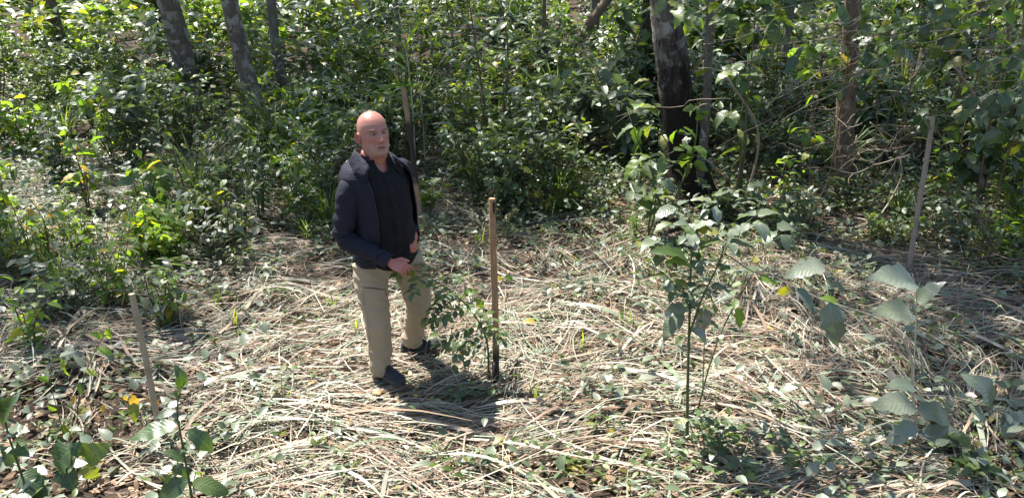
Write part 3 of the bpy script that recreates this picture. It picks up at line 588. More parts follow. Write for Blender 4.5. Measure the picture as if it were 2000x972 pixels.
for (f, dx, dy, dz, ln, n) in ((1., -.6, -.5, .15, .12, 4), (.97, -.2, -.8, -.1, .17, 5), (.92, .5, -.8, .0, .2, 5), (.9, -.3, .9, .2, .2, 5), (.84, .1, -1, -.25, .24, 6), (.8, .6, .7, .3, .2, 5), (.74, -.5, -.8, -.2, .24, 6), (.68, .8, -.5, -.1, .22, 5), (.6, -.8, -.5, .0, .26, 6), (.52, .6, -.6, -.1, .22, 5), (.45, -.9, -.3, -.1, .28, 6), (.38, -.6, -.8, .0, .26, 6), (.34, .5, .8, 0, .2, 5), (.28, -.8, .4, -.1, .26, 6), (.5, -.3, .9, .1, .24, 5), (.65, -.6, .7, .0, .22, 5)):
    pinnate(main[int(f * 19)], A([dx, dy, dz]), ln, n, .072, r1)
LB = []
for bx, by, tx, ty in ((955, 620, 965, 655), (945, 600, 925, 580), (985, 540, 1005, 548), (960, 545, 985, 540), (905, 575, 935, 568)): px_leaf(LB, bx, by, tx, ty, Y0, 0, (0, -.6, .8))
plant('seedling', 'feathery young tree seedling the man holds next to the brown stake', 'plant', b, S, None, [('ellip', ['dark', 'mid', 'dark'], L), ('ovate', ['bright'], LB)], None, MT['stem_green'], 48)
# low weeds round the seedling
for (px_, py_, n, sz, mm, lab) in ((890, 690, 14, .07, ['mid', 'dark'], 'low green weed growing just right of the man\'s rear shoe'), (905, 790, 14, .075, ['dark', 'mid'], 'dark low weed in shade before the brown stake'), (700, 690, 6, .07, ['pale', 'mid'], 'small pale weed left of the man\'s front trouser leg'), (640, 650, 8, .06, ['mid'], 'small green weed in straw behind the man\'s legs to the left'), (1010, 880, 7, .08, ['pale', 'mid'], 'small grey-green weed in front of the brown stake'), (985, 930, 7, .11, ['pale', 'dark'], 'broad-leaved weed at the bottom edge below the brown stake'), (620, 950, 8, .07, ['pale', 'mid'], 'little weed at the bottom edge in front of the man'), (1200, 870, 7, .07, ['mid', 'bright'], 'small weed left of the dark tuft under the sapling'), (1105, 905, 3, .11, ['bright'], 'single bright heart-leaved weed in straw at the bottom'), (560, 790, 7, .06, ['pale'], 'tiny pale weed in straw left of the front shoe'), (1560, 900, 14, .09, ['pale', 'mid'], 'grey-green weed between dark tuft and arching plant'), (1690, 930, 16, .09, ['mid', 'pale'], 'leafy green weed at the bottom below the arching plant'), (1900, 930, 16, .11, ['pale', 'mid'], 'broad dull weed in the lower right corner'), (1470, 940, 14, .08, ['dark', 'mid'], 'dark weed at the bottom edge right of the tuft')):
    b = ground(px_, min(py_, 968)); L = []
    for q in range(max(n // 3, 1)):
        c = b + A([r1.normal(0, .09), r1.normal(0, .07), r1.uniform(.04, .14)]); whorl(L, c, min(n, 4), sz * 1.2, r1, .15)
    plant('small_weed', lab, 'plant', b, [(spline([b - A([0, 0, .02]), q[0]], 5), np.linspace(.003, .0015, 5)) for q in L[::3]], L, 'heart' if 'heart' in lab else 'ovate', mm, MT['stem_green'], int(px_))
# big-leaved plants of the middle distance
def rand_plant(name, label, px_, py_, h, nst, spread, leaf, twigs, lpt, twl, key, mats, smat, seed, droop=.35, Y=None):
    rng = np.random.default_rng(seed)
    b = ground(px_, py_) if Y is None else at(px_, py_, Y)
    b[2] = gz(b[0], b[1]); st, P, D, U, S = gen_plant(rng, h, nst, spread, leaf, twigs, lpt, twl, droop)
    t = thing(name, label, 'plant', b); st = [(p + b - A([0, 0, .02]), r) for p, r in st]
    g = stems_geo(st[:1], 6); stem_objs(t, [s for s in st if s[1][0] > .005], smat)
    gt = [s for s in st if s[1][0] <= .005]
    stem_objs(t, gt, smat, 4, 'twig')
    leaf_objs(t, P + b, D, U, S, key, mats, rng); LANDMARKS.append((b[0], b[1], label)); return t
rand_plant('sapling', 'pale big-leaved sapling left of the dark-based trunk', 1262, 470, .95, 2, .22, .22, 2, 5, .25, 'ovate', ['pale', 'mid'], MT['stem_green'], 51)
rand_plant('sapling', 'bright big-leaved sapling climbing in front of the dark-based trunk', 1300, 420, 1.75, 3, .75, .23, 3, 4, .4, 'ovate', ['bright', 'mid', 'mid', 'pale'], MT['stem_green'], 52, .7)
rand_plant('sapling', 'tall green-stemmed sapling with drooping leaves between the two right trunks', 1442, 392, 2.25, 3, .35, .24, 3, 4, .45, 'ovate', ['dark', 'mid', 'mid'], MT['stem_green'], 53, 1.0)
rand_plant('sapling', 'drooping large-leaved sapling just left of the brown patchy trunk', 1585, 400, 2.05, 2, .45, .22, 3, 4, .4, 'ovate', ['mid', 'bright', 'dark'], MT['stem_brown'], 54, 1.1)
rand_plant('broadleaf_bush', 'large dark-leaved bush at the right edge behind the grey bamboo stake', 1900, 440, 1.7, 6, .7, .24, 4, 5, .45, 'ovate', ['dark'], MT['stem_brown'], 55, .8)
rand_plant('broadleaf_bush', 'dark-leaved bush cut by the right edge, low beside the dry vines', 1990, 420, 2.0, 5, .6, .22, 4, 5, .45, 'ovate', ['dark', 'mid'], MT['stem_brown'], 56, .8)
rand_plant('sapling', 'grey-leaved sapling growing low in front of the dark-based trunk', 1395, 435, .45, 4, .35, .16, 3, 5, .22, 'ovate', ['pale'], MT['stem_green'], 57)
rand_plant('sapling', 'grey-leaved spreading plant right of the tall green-stemmed sapling', 1500, 470, .5, 4, .4, .17, 2, 5, .25, 'ovate', ['pale', 'mid'], MT['stem_green'], 58)
rand_plant('sapling', 'backlit yellow-green sapling standing at the left edge', 30, 470, .95, 3, .3, .16, 3, 4, .25, 'ovate', ['bright', 'mid'], MT['stem_brown'], 59, .9)
rand_plant('sapling', 'backlit sapling with drooping yellow-green leaves beside the left straw patch', 175, 420, .95, 3, .3, .17, 3, 4, .25, 'ovate', ['bright', 'bright', 'mid', 'yellow'], MT['stem_brown'], 60, 1.0)
rand_plant('sapling', 'dark-stalked sapling cluster right of the backlit drooping sapling', 300, 440, .85, 6, .35, .16, 2, 4, .22, 'ovate', ['mid', 'dark', 'bright'], MT['stem_green'], 61, .9)
rand_plant('sapling', 'taller backlit sapling behind the left straw patch', 225, 320, 1.15, 3, .35, .18, 3, 4, .3, 'ovate', ['bright', 'mid'], MT['stem_brown'], 62, 1.0)
rand_plant('sapling', 'thin sapling with yellow and green leaves in the left foreground straw', 100, 520, .75, 2, .25, .13, 2, 4, .2, 'ovate', ['bright', 'yellow', 'mid'], MT['stem_brown'], 63, .8)
rand_plant('sapling', 'leafy sapling halfway between the left edge and the man', 400, 470, .75, 4, .35, .14, 3, 5, .22, 'ovate', ['mid', 'bright', 'dark'], MT['stem_green'], 64, .8)
rand_plant('sapling', 'tall leafy sapling just left of the man', 590, 455, 1.25, 5, .4, .15, 4, 5, .3, 'lance', ['mid', 'mid', 'dark', 'bright'], MT['stem_green'], 65, .6)
rand_plant('sapling', 'lance-leaved sapling behind the sapling left of the man', 510, 430, 1.15, 5, .4, .15, 4, 5, .3, 'lance', ['mid', 'dark', 'pale'], MT['stem_green'], 66, .6)
rand_plant('sapling', 'bright thin sapling in front of the half hidden mottled trunk', 440, 330, 1.5, 3, .45, .17, 4, 4, .35, 'lance', ['bright', 'mid'], MT['stem_brown'], 67, .8)
rand_plant('broadleaf_bush', 'round-leaved plant behind the man\'s left elbow', 835, 430, .45, 3, .2, .14, 1, 4, .15, 'heart', ['mid', 'bright'], MT['stem_green'], 68, .4)
rand_plant('feathery_weed', 'bright feathery weed at the foot of the grey bamboo stake', 1745, 470, .28, 8, .3, .05, 5, 6, .14, 'ellip', ['bright'], MT['stem_green'], 69, .2)

# tall grass cane rising behind the man
b = ground(812, 330); Y0 = b[1]; L = []; cane = spline([b, at(805, 200, Y0), at(790, 80, Y0), at(778, 20, Y0)], 14)
for q in range(16):
    k_ = 4 + int(q * .6); a_ = r1.uniform(0, 6.28); L.append((cane[min(k_, 13)], A([math.cos(a_), math.sin(a_) * .5, r1.uniform(-.2, .8)]), A([0, -.4, 1.]), r1.uniform(.35, .6)))
plant('tall_cane', 'tall grass cane with long arching blades rising behind the scorched stake', 'plant', b, [(cane, np.linspace(.012, .004, 14)), (cane + A([.12, .05, -.2]), np.linspace(.01, .003, 14))], L, 'lance', ['bright', 'mid', 'yellow', 'bright'], MT['stem_pale'], 70, .32)
# ------------------------------------------------------------------ fill shrubs: a dozen built kinds, each copy a thing of its own
KINDS = []; KGEO = []; FAR = {}
def shrub_kind(word, name, seed, h, nst, spread, leaf, twigs, lpt, twl, key, mat, smat, droop=.35):
    for v in range(2):
        rng = np.random.default_rng(seed + v); st, P, D, U, S = gen_plant(rng, h, nst, spread, leaf, twigs, lpt, twl, droop, bare=.18)
        g = Geo(); scatter(g, TL[key], P, D, U, S, rng.random(len(P)), rng.uniform(.8, 1.15, len(P))); KINDS.append((word, name, h, stems_geo(st, 4).mesh('stems', smat), g.mesh('foliage', MT[mat]))); KGEO.append((P, D, U, S, key, mat))
shrub_kind('small-leaved dark shrub', 'shrub', 100, 1.15, 9, .6, .10, 7, 6, .34, 'ovate', 'dark', MT['stem_brown'])
shrub_kind('lance-leaved shrub', 'shrub', 110, 1.3, 8, .6, .175, 6, 5, .38, 'lance', 'mid', MT['stem_green'], .5)
shrub_kind('dense mid-green bush', 'bush', 120, 1.2, 10, .65, .115, 7, 6, .34, 'ellip', 'mid', MT['stem_brown'])
shrub_kind('grey-green broad-leaved shrub', 'shrub', 130, 1.0, 7, .55, .18, 5, 5, .32, 'ovate', 'pale', MT['stem_green'], .5)
shrub_kind('yellow-green leafy shrub', 'shrub', 140, .95, 6, .5, .16, 5, 5, .32, 'ovate', 'bright', MT['stem_green'], .7)
shrub_kind('slender tall sapling', 'slender_sapling', 170, 2.4, 2, .45, .21, 7, 4, .5, 'lance', 'mid', MT['stem_brown'], .9)
shrub_kind('tall dark broad-leaved shrub', 'shrub', 150, 1.7, 7, .6, .25, 6, 5, .45, 'ovate', 'dark', MT['stem_brown'], .7)
# tall grass clump
def grass_kind(seed):
    rng = np.random.default_rng(seed); g = Geo(); N = 60; ns = 8; t = np.linspace(0, 1, ns + 1)
    a = rng.uniform(0, 6.283, N); L = rng.uniform(.6, 1.25, N); ben = rng.uniform(.4, 2.0, N)
    th_ = rng.uniform(.05, .5, N)[:, None] + ben[:, None] * t[None] ** 1.5; dr = np.cumsum(np.sin(th_), 1) * L[:, None] / ns; dz = np.cumsum(np.cos(th_), 1) * L[:, None] / ns
    r0 = rng.uniform(0, .12, N)[:, None]; C = np.stack([(r0 + dr) * np.cos(a)[:, None], (r0 + dr) * np.sin(a)[:, None], dz - .05], -1)
    wv = (rng.uniform(.006, .012, N)[:, None] * np.minimum(1, (1 - t) * 2.5 + .02)[None]); Sd = np.stack([-np.sin(a)[:, None] * wv, np.cos(a)[:, None] * wv, .3 * wv], -1)
    V = np.stack([C - Sd, C + Sd], 2).reshape(-1, 3); m = (ns + 1) * 2; b = (np.arange(N) * m)[:, None] + (np.arange(ns) * 2)[None]
    g.add(V, np.stack([b, b + 1, b + 3, b + 2], -1).reshape(-1, 4), np.stack([np.tile(A([0., 1.]), N * (ns + 1)), np.tile(np.repeat(t, 2), N)], -1), rnd=np.repeat(rng.random(N), m))
    return g.mesh('blades', MT['grass'])
for v in range(2): KINDS.append(('arching grass clump', 'grass_clump', 1.0, None, grass_kind(160 + v)))
shrub_kind('loose yellow-green scrub', 'scrub', 180, 1.0, 5, .45, .15, 3, 3, .3, 'ovate', 'bright', MT['stem_brown'], .8)
shrub_kind('loose grey-green scrub', 'scrub', 190, .9, 5, .45, .16, 3, 3, .3, 'ovate', 'pale', MT['stem_brown'], .7)
shrub_kind('loose bare-stemmed green scrub', 'scrub', 200, 1.1, 7, .45, .14, 2, 3, .3, 'lance', 'mid', MT['stem_brown'], .7)
PLACED = []
def put(kind, x, y, sc, rot, tilt=0.0):
    word, name, h, sm, fm = KINDS[kind]; z = float(gz(x, y)) - .02
    t = bpy.data.objects.new(name, None); COL.objects.link(t); t.location = (float(x), float(y), z); t.rotation_euler = (tilt, 0, float(rot)); t.scale = (float(sc),) * 3; t.empty_display_size = .1
    for nm, me in (('stems', sm), ('foliage' if sm else 'blades', fm)):
        if me is None: continue
        o = bpy.data.objects.new(nm, me); COL.objects.link(o); o.parent = t
        if nm != 'stems': o['kind'] = 'stuff'
    PLACED.append((t, word, name, float(x), float(y), sc * h))
def open_ground(x, y):
    if y < 6.7 + .5 * math.sin(x * 1.7): return True
    if -2.6 < x < 4.3 and y < 7.75: return True
    if abs(x + .75) < .5 and y < 9.7: return True
    if abs(x - 1.2) < .42 and y < 10.2: return True
    if 2.3 < x < 4.7 and y < 9.2: return True
    if -7.5 < x < -3.8 and 9.0 < y < 9.9: return True
    if (x - tb[0]) ** 2 + (y - tb[1]) ** 2 < .3 or (1.3 < x < 2.6 and y < 8.9): return True
    return False
rs = np.random.default_rng(77)
y = 6.7
while y < 36:
    step = .62 + .05 * (y - 6.7); x = -1.0 - .70 * y + rs.uniform(0, step)
    while x < 1.0 + .70 * y:
        xx = x + rs.normal(0, step * .25); yy = y + rs.normal(0, step * .25)
        if not open_ground(xx, yy) and rs.random() < (.66 if xx < -2.2 and yy < 9.5 else .78 if yy < 10 else .9 if yy < 14 else .95):
            zone = vnoise(xx * .45 + 3, yy * .45); pick = rs.random()
            if xx < -2.2: w_ = [.05, .14, .10, .10, .16, .06, .02, .10, .15, .06, .06]
            elif xx < 1.6: w_ = [.20, .16, .22, .10, .08, .08, .06, .06, .03, .03, .04]
            else: w_ = [.24, .12, .18, .16, .04, .08, .15, .05]
            kd = int(np.searchsorted(np.cumsum(w_), pick * sum(w_) * .9999)) * 2 + int(rs.integers(2))
            low = (.85 if xx < -2.2 else 1) * (.55 + .5 * min(max((yy - 6.7) / 4, 0), 1))
            if yy > 14.5:   # too far back to be told apart: one mass
                kd = kd % 14; P, D, U, S, ky, mt_ = KGEO[kd]; a_ = rs.uniform(0, 6.283); sc_ = rs.uniform(.8, 1.5) * (1 + .03 * (yy - 17)); Rm = A([[math.cos(a_), -math.sin(a_), 0], [math.sin(a_), math.cos(a_), 0], [0, 0, 1]])
                FAR.setdefault(mt_, []).append(((P @ Rm.T) * sc_ + A([xx, yy, float(gz(xx, yy))]), D @ Rm.T, U, S * sc_, ky)); x += step * rs.uniform(.8, 1.2); continue
            put(min(kd, len(KINDS) - 1), xx, yy, low * rs.uniform(.6, 1.3) * (1 + .035 * max(yy - 18, 0)), rs.uniform(0, 6.283))
        x += step * rs.uniform(.8, 1.2)
    y += step * .85
for _ in range(110):   # low growth spilling into the clearing
    side_ = rs.random()
    if side_ < .5: xx = rs.uniform(-5.2, -2.3); yy = rs.uniform(4.9, 7.4)
    elif side_ < .8: xx = rs.uniform(3.4, 5.6); yy = rs.uniform(5.0, 8.6)
    else: xx = rs.uniform(-2.4, 3.4); yy = rs.uniform(6.6, 8.6)
    if abs(xx) > .3 + .7 * yy or (xx > 3.0 and xx < 4.1 and yy < 6.8) or (-1.7 < xx < -.4 and yy < 8.3) or (1.4 < xx < 2.5 and yy > 6.9): continue
    put(int(rs.choice([16, 17, 18, 19, 20, 21, 16, 19, 8, 14])), xx, yy, rs.uniform(.3, .75), rs.uniform(0, 6.283))
# named clumps seen on their own
for kd, px_, py_, sc in ((14, 545, 330, 1.0), (15, 800, 250, 1.15), (14, 640, 440, .7), (15, 660, 330, .9), (4, 1075, 415, .95), (0, 1010, 400, .9), (3, 930, 380, .85), (4, 960, 330, 1.1)):
    b = ground(px_, py_); put(kd, b[0], b[1], sc, rs.uniform(0, 6.28))
FM = list(FAR); g = Geo()
for i_, mt_ in enumerate(FM):
    for P, D, U, S, ky in FAR[mt_]: scatter(g, TL[ky], P[::2], D[::2], U[::2], S[::2] * 1.35, rs.random(len(P[::2])), 1.0, i_)
tag(g.obj('far_undergrowth', [MT[m_] for m_ in FM]), 'distant mass of mixed shrubs closing off the wood', 'undergrowth', kind='stuff')
# labels: the nearest landmark and the place in order from it
SHORT = {'thick tree trunk': 'the dark-based trunk', 'brown patchy': 'the brown patchy trunk', 'farthest to the left': 'the leaning mottled trunk', 'half hidden by leaves': 'the half hidden mottled trunk', 'slim grey trunk': 'the slim grey trunk', 'dark shaded trunk': 'the dark far trunk', 'slender grey sapling': 'the slender grey sapling', 'dull brown trunk': 'the dull brown trunk', 'thin scorched': 'the scorched stake', 'grey jointed': 'the grey bamboo stake', 'left edge': 'the sapling at the left edge', 'left of the man': 'the tall leafy sapling', 'dark-leaved bush cut': 'the dark bush at the right edge', 'taller backlit': 'the taller backlit sapling'}
LM = [(x, y, s) for x, y, l in LANDMARKS for k_, s in SHORT.items() if k_ in l]
keyed = {}
for t, word, name, x, y, h in PLACED:
    d, lx, ly, s = min((math.hypot(x - a_, (y - b_)), a_, b_, s) for a_, b_, s in LM)
    rel = 'behind' if (y - ly) > abs(x - lx) else 'in front of' if (ly - y) > abs(x - lx) else ('left of' if x < lx else 'right of')
    keyed.setdefault((word, rel, s), []).append((d, t, h, name))
ORD = (lambda o: o + ['twenty-' + q for q in o[:9]] + ['thirtieth one'] + ['thirty-' + q for q in o[:9]])(['first one', 'second one', 'third one', 'fourth one', 'fifth one', 'sixth one', 'seventh one', 'eighth one', 'ninth one', 'tenth one', 'eleventh one', 'twelfth one', 'thirteenth one', 'fourteenth one', 'fifteenth one', 'sixteenth one', 'seventeenth one', 'eighteenth one', 'nineteenth one', 'twentieth one'])
for (word, rel, s), lst in keyed.items():
    lst.sort(key=lambda q: q[0])
    for i_, (d, t, h, name) in enumerate(lst):
        tag(t, f'{word} {rel} {s}' + ('' if len(lst) == 1 else ', ' + ORD[min(i_, 38)] + ' out'), 'grass clump' if name == 'grass_clump' else 'shrub', 'undergrowth around the clearing')

# ------------------------------------------------------------------ dry vines on the right
rv = np.random.default_rng(91)
def vine_thing(label, hub, n, span, seed, base, box=(.6, .35, .3), slope=.42):
    rng = np.random.default_rng(seed); t = thing('dry_vine', label, 'vine', base); hub = A(hub)
    for q in range(n):
        a = rng.normal(0, .33) + (math.pi if rng.random() < .55 else 0); L = span * rng.uniform(.3, 1.1)
        d = A([math.cos(a), rng.normal(0, .3), math.sin(a) * .8 + slope * math.cos(a)]); p0 = hub + rng.normal(size=3) * A(box)
        p2 = p0 + nz(d) * L; p2[2] = max(p2[2], .25); pm = (p0 + p2) / 2 + A([0, rng.normal(0, .1), rng.uniform(-.3, .15) * L * .6])
        pts = spline([p0, (p0 + pm) / 2 + rng.normal(size=3) * .06, pm + rng.normal(size=3) * .05, (pm + p2) / 2 + rng.normal(size=3) * .05, p2], 16); pts += rng.normal(0, .006, pts.shape)
        r0 = rng.uniform(.0025, .0065); V, F, uv = tube(pts, np.linspace(r0, .0012, 16), 5); g = Geo(); g.add(V, F, uv); o = g.obj('vine_stem', MT['vine'] if rng.random() < .75 else MT['stem_brown'], t)
        for k_ in range(int(rng.integers(1, 4))):   # forked side twigs
            i0 = int(rng.integers(3, 13)); e = pts[i0] + nz(pts[min(i0 + 2, 15)] - pts[i0] + rng.normal(size=3) * .12) * L * rng.uniform(.1, .3); V, F, uv = tube(spline([pts[i0], (pts[i0] + e) / 2 + rng.normal(size=3) * .02, e], 6), np.linspace(r0 * .6, .001, 6), 4); g = Geo(); g.add(V, F, uv); g.obj('side_twig', MT['vine'], o)
    pts = spline([base, (base + hub) / 2 + A([.25, .1, .1]), hub], 12); V, F, uv = tube(pts, np.linspace(.016, .009, 12), 6); g = Geo(); g.add(V, F, uv); g.obj('vine_stem', MT['vine'], t)
    return t
h1 = at(1860, 120, 6.9); b1 = at(1930, 330, 8.2); b1[2] = gz(b1[0], b1[1])
vine_thing('loose spray of dry vine stems hanging across the upper right', h1, 38, 1.7, 92, b1, (.55, .3, .3))
h2 = at(1700, 240, 7.9); b2 = at(1740, 400, 8.6); b2[2] = gz(b2[0], b2[1])
vine_thing('lower tangle of dry twigs right of the brown patchy trunk', h2, 22, .9, 93, b2, (.3, .25, .22), .25)
h3 = at(1420, 150, 7.6); b3 = at(1455, 400, 8.3); b3[2] = gz(b3[0], b3[1])
vine_thing('thin dry vines strung across the front of the dark-based trunk', h3, 7, 1.3, 94, b3, (.4, .2, .25), .1)
for i_, (px_, py_, Y_, n_, lab) in enumerate(((1900, 70, 7.2, 16, 'leafy vine spray among the dry vine stems at the upper right'), (1770, 60, 7.6, 12, 'leafy hanging spray above the grey bamboo stake'), (1960, 260, 6.6, 14, 'dark leafy spray hanging at the right edge'), (1430, 40, 7.4, 16, 'large drooping leaves hanging right of the dark-based trunk top'), (1620, 130, 7.6, 10, 'leafy spray hanging in front of the brown patchy trunk'))):
    rng = np.random.default_rng(300 + i_); c = at(px_, py_, Y_); b = c * A([1, 1, 0]) + A([.35, .5, 0]); b[2] = gz(b[0], b[1])
    t = thing('leafy_vine', lab, 'vine', b); main_ = spline([b, b * .4 + c * .6 + A([.2, .2, .1]), c + A([.1, .05, .25]), c + A([-.25, -.1, .05])], 14); S_ = [(main_, np.linspace(.012, .003, 14))]; LL = []
    for q in range(n_):
        p = main_[int(rng.integers(8, 14))]; e = p + rng.normal(size=3) * A([.28, .2, .14]); S_.append((spline([p, (p + e) / 2 + A([0, 0, .04]), e], 5), np.linspace(.0035, .0015, 5)))
        for k_ in range(3): LL.append((e + rng.normal(size=3) * .03, A([rng.normal(), rng.normal(), -.9]), A([rng.normal() * .5, -.6, .8]), rng.uniform(.12, .23)))
    stem_objs(t, S_, MT['stem_brown'], 5); leaf_objs(t, [q[0] for q in LL], [q[1] for q in LL], [q[2] for q in LL], [q[3] for q in LL], 'ovate', ['dark', 'mid', 'dark', 'bright'] if i_ != 2 else ['dark'], rng)
# fallen branch
bs = ground(1660, 450); be = at(1830, 395, 7.6)
t = thing('fallen_branch', 'bent pale dry branch lying from trunk foot towards the bamboo stake', 'branch', bs)
stem_objs(t, [(spline([bs + A([-.3, 0, .03]), at(1690, 440, 7.3), at(1750, 370, 7.5), at(1762, 340, 7.5), at(1758, 310, 7.5)], 16), np.linspace(.014, .005, 16))], MT['vine'], 6, 'limb')
lg0 = at(1165, 30, 15); lg1 = at(1215, -40, 15)
t = thing('leaning_log', 'dark leaning broken trunk behind shrubs at the top', 'log', lg0 * A([1, 1, 0]))
stem_objs(t, [(spline([lg0 - (lg1 - lg0) * .9, lg0, lg1 + (lg1 - lg0)], 12), np.linspace(.09, .075, 12))], MT['bark_brown'], 12, 'trunk')
# ------------------------------------------------------------------ fallen bright leaves, green blades
ry = np.random.default_rng(95)
for px_, py_, sz, lab in ((1045, 640, .11, 'yellow fallen leaf lying on straw right of the brown stake'), (132, 628, .10, 'orange-yellow fallen leaf on the ground at the left'), (745, 782, .06, 'small orange fallen leaf beside the toe of the front shoe'), (1528, 575, .12, 'orange fallen leaf in litter behind the arching plant'), (1445, 635, .08, 'yellowing fallen leaf right of the sapling stem'), (610, 755, .06, 'small yellow fallen leaf in the straw left of the front shoe'), (990, 395, .07, 'small yellow fallen leaf behind the top of the brown stake'), (860, 360, .08, 'yellow fallen leaf on the bare path behind the man'), (1510, 655, .09, 'brown-orange fallen leaf right of the sapling among straw'), (240, 600, .06, 'yellow fallen leaf behind the bleached stake'), (385, 480, .08, 'yellow fallen leaf under the saplings left of the man')):
    b = ground(px_, py_) + A([0, 0, .05]); g = Geo(); a = ry.uniform(0, 6.28)
    scatter(g, TH['ovate'][int(ry.integers(3))], b[None], A([[math.cos(a), math.sin(a), .1]]), A([[.2, -.35, 1.]]), [sz], A([ry.random()]), 1.2); tag(g.obj('fallen_leaf', MT['yellow']), lab, 'leaf', 'bright fallen leaves')
for i_, (px_, py_, n, lab) in enumerate(((1135, 690, 7, 'short green grass shoots in straw right of the brown stake'), (1215, 640, 8, 'green grass shoots behind the broad-leaved sapling stem'), (655, 610, 9, 'green grass shoots left of the man\'s knee'), (940, 480, 9, 'green grass shoots behind the brown stake top'), (700, 660, 6, 'yellowish grass shoots close to the man\'s front shin'), (1050, 790, 5, 'bright grass shoots in front of the brown stake'), (570, 800, 5, 'thin grass shoots in straw left of the front shoe'), (680, 930, 6, 'grass shoots at the bottom edge below the man'), (470, 640, 6, 'thin grass shoots midway to the bleached stake'), (1560, 520, 9, 'grass shoots in litter left of the grey bamboo stake'), (420, 600, 6, 'long grass shoots behind the bleached stake'))):
    b = ground(px_, py_); t = thing('grass_shoots', lab, 'grass', b, 'green grass shoots in the straw'); g = Geo()
    for q in range(n):
        a = ry.uniform(0, 6.28); L = ry.uniform(.10, .24); p0 = b + A([ry.normal(0, .03), ry.normal(0, .03), -.01]); P = spline([p0, p0 + A([.02 * math.cos(a), .02 * math.sin(a), L * .6]), p0 + A([.07 * math.cos(a), .07 * math.sin(a), L])], 6)
        sd = A([math.sin(a), -math.cos(a), 0])[None] * A([.004, .006, .006, .005, .003, .0005])[:, None]; V = np.stack([P - sd, P + sd], 1).reshape(-1, 3); k_ = np.arange(5) * 2
        g = Geo(); g.add(V, np.stack([k_, k_ + 1, k_ + 3, k_ + 2], -1), np.stack([np.tile([0., 1.], 6), np.repeat(np.linspace(0, 1, 6), 2)], -1), rnd=ry.random() * .6); g.obj('blade', MT['bright'], t)
# ------------------------------------------------------------------ the man
def remesh(V, Fs, voxel, smooth=4):
    me = bpy.data.meshes.new('tmp'); me.from_pydata([tuple(v) for v in V], [], [tuple(int(i) for i in f) for F in Fs for f in F]); o = bpy.data.objects.new('tmp', me); COL.objects.link(o)
    m = o.modifiers.new('r', 'REMESH'); m.mode = 'VOXEL'; m.voxel_size = voxel; m.adaptivity = 0
    if smooth: s = o.modifiers.new('s', 'SMOOTH'); s.factor = .5; s.iterations = smooth
    dg = bpy.context.evaluated_depsgraph_get(); ev = o.evaluated_get(dg); m2 = ev.to_mesh()
    n = len(m2.vertices); co = np.zeros(n * 3, np.float32); m2.vertices.foreach_get('co', co); nl = len(m2.loops); li = np.zeros(nl, np.int32); m2.loops.foreach_get('vertex_index', li)
    tot = np.zeros(len(m2.polygons), np.int32); m2.polygons.foreach_get('loop_total', tot); st = np.zeros(len(m2.polygons), np.int32); m2.polygons.foreach_get('loop_start', st)
    q = st[tot == 4]; t_ = st[tot == 3]; F = []
    if len(t_): F.append(li[t_[:, None] + np.arange(3)])
    if len(q): F.append(li[q[:, None] + np.arange(4)])
    ev.to_mesh_clear(); bpy.data.objects.remove(o); bpy.data.meshes.remove(me); return co.reshape(-1, 3).astype(float), F
P0 = A([-.785, 4.60, float(gz(-.785, 4.6)) + .01]); FB = nz(A([.66, -.75, 0])); RB = nz(A([-.75, -.66, 0])); UB = A([0, 0, 1.])
man = thing('person', 'bald man in dark jacket and khaki trousers standing in the clearing', 'person', P0)
def bp(r, f, z): return P0 + np.multiply.outer(r, RB) + np.multiply.outer(f, FB) + np.multiply.outer(z, UB)
# --- joints
RSH, REL, RWR = at(688, 356, 4.43), at(678, 462, 4.42), at(762, 512, 4.30)
LSH, LEL, LWR = at(778, 322, 4.70), at(794, 412, 4.82), at(807, 458, 4.62)
RHIP, RKNE, RANK = at(722, 520, 4.53), at(737, 625, 4.44), at(746, 728, 4.42)
LHIP, LKNE, LANK = at(790, 505, 4.66), at(818, 588, 4.69), at(803, 672, 4.79)
NECK, HEAD = at(731, 318, 4.56), at(729, 264, 4.53)
# --- torso profile table: z, half width, front depth, back depth
TT = A([[.74, .165, .10, .12], [.84, .178, .12, .14], [.92, .178, .135, .14], [1.0, .170, .15, .12], [1.1, .170, .155, .115], [1.2, .178, .148, .12], [1.3, .188, .138, .13], [1.36, .188, .118, .13], [1.405, .160, .095, .12], [1.435, .108, .078, .10], [1.46, .076, .068, .088], [1.50, .066, .062, .076]])
CR = A([[.74, .02], [.92, .022], [1.1, .04], [1.3, .062], [1.45, .078], [1.53, .082]])
def torso(z, ang, off, n=2.35):
    z, ang, off = np.broadcast_arrays(z, ang, off); hw = np.interp(z, TT[:, 0], TT[:, 1]) + off; fd = np.interp(z, TT[:, 0], TT[:, 2]) + off; bd = np.interp(z, TT[:, 0], TT[:, 3]) + off
    s, c = np.sin(ang), np.cos(ang); x = np.sign(s) * np.abs(s) ** (2 / n) * hw; f = np.where(c > 0, np.abs(c) ** (2 / n) * fd, -np.abs(c) ** (2 / n) * bd)
    return bp(np.interp(z, CR[:, 0], CR[:, 1]) + x, f, z)
def grid_quads(nr, nc, wrap=False):
    i = np.arange(nr - 1)[:, None] * nc; j = np.arange(nc if wrap else nc - 1)[None]; j2 = (j + 1) % nc
    return np.stack([i + j, i + j2, i + nc + j2, i + nc + j], -1).reshape(-1, 4)
def limb(pts, rad, n=24, k=16, flat=1.0): return tube(spline(pts, n), np.interp(np.linspace(0, 1, n), np.linspace(0, 1, len(rad)), rad), k)
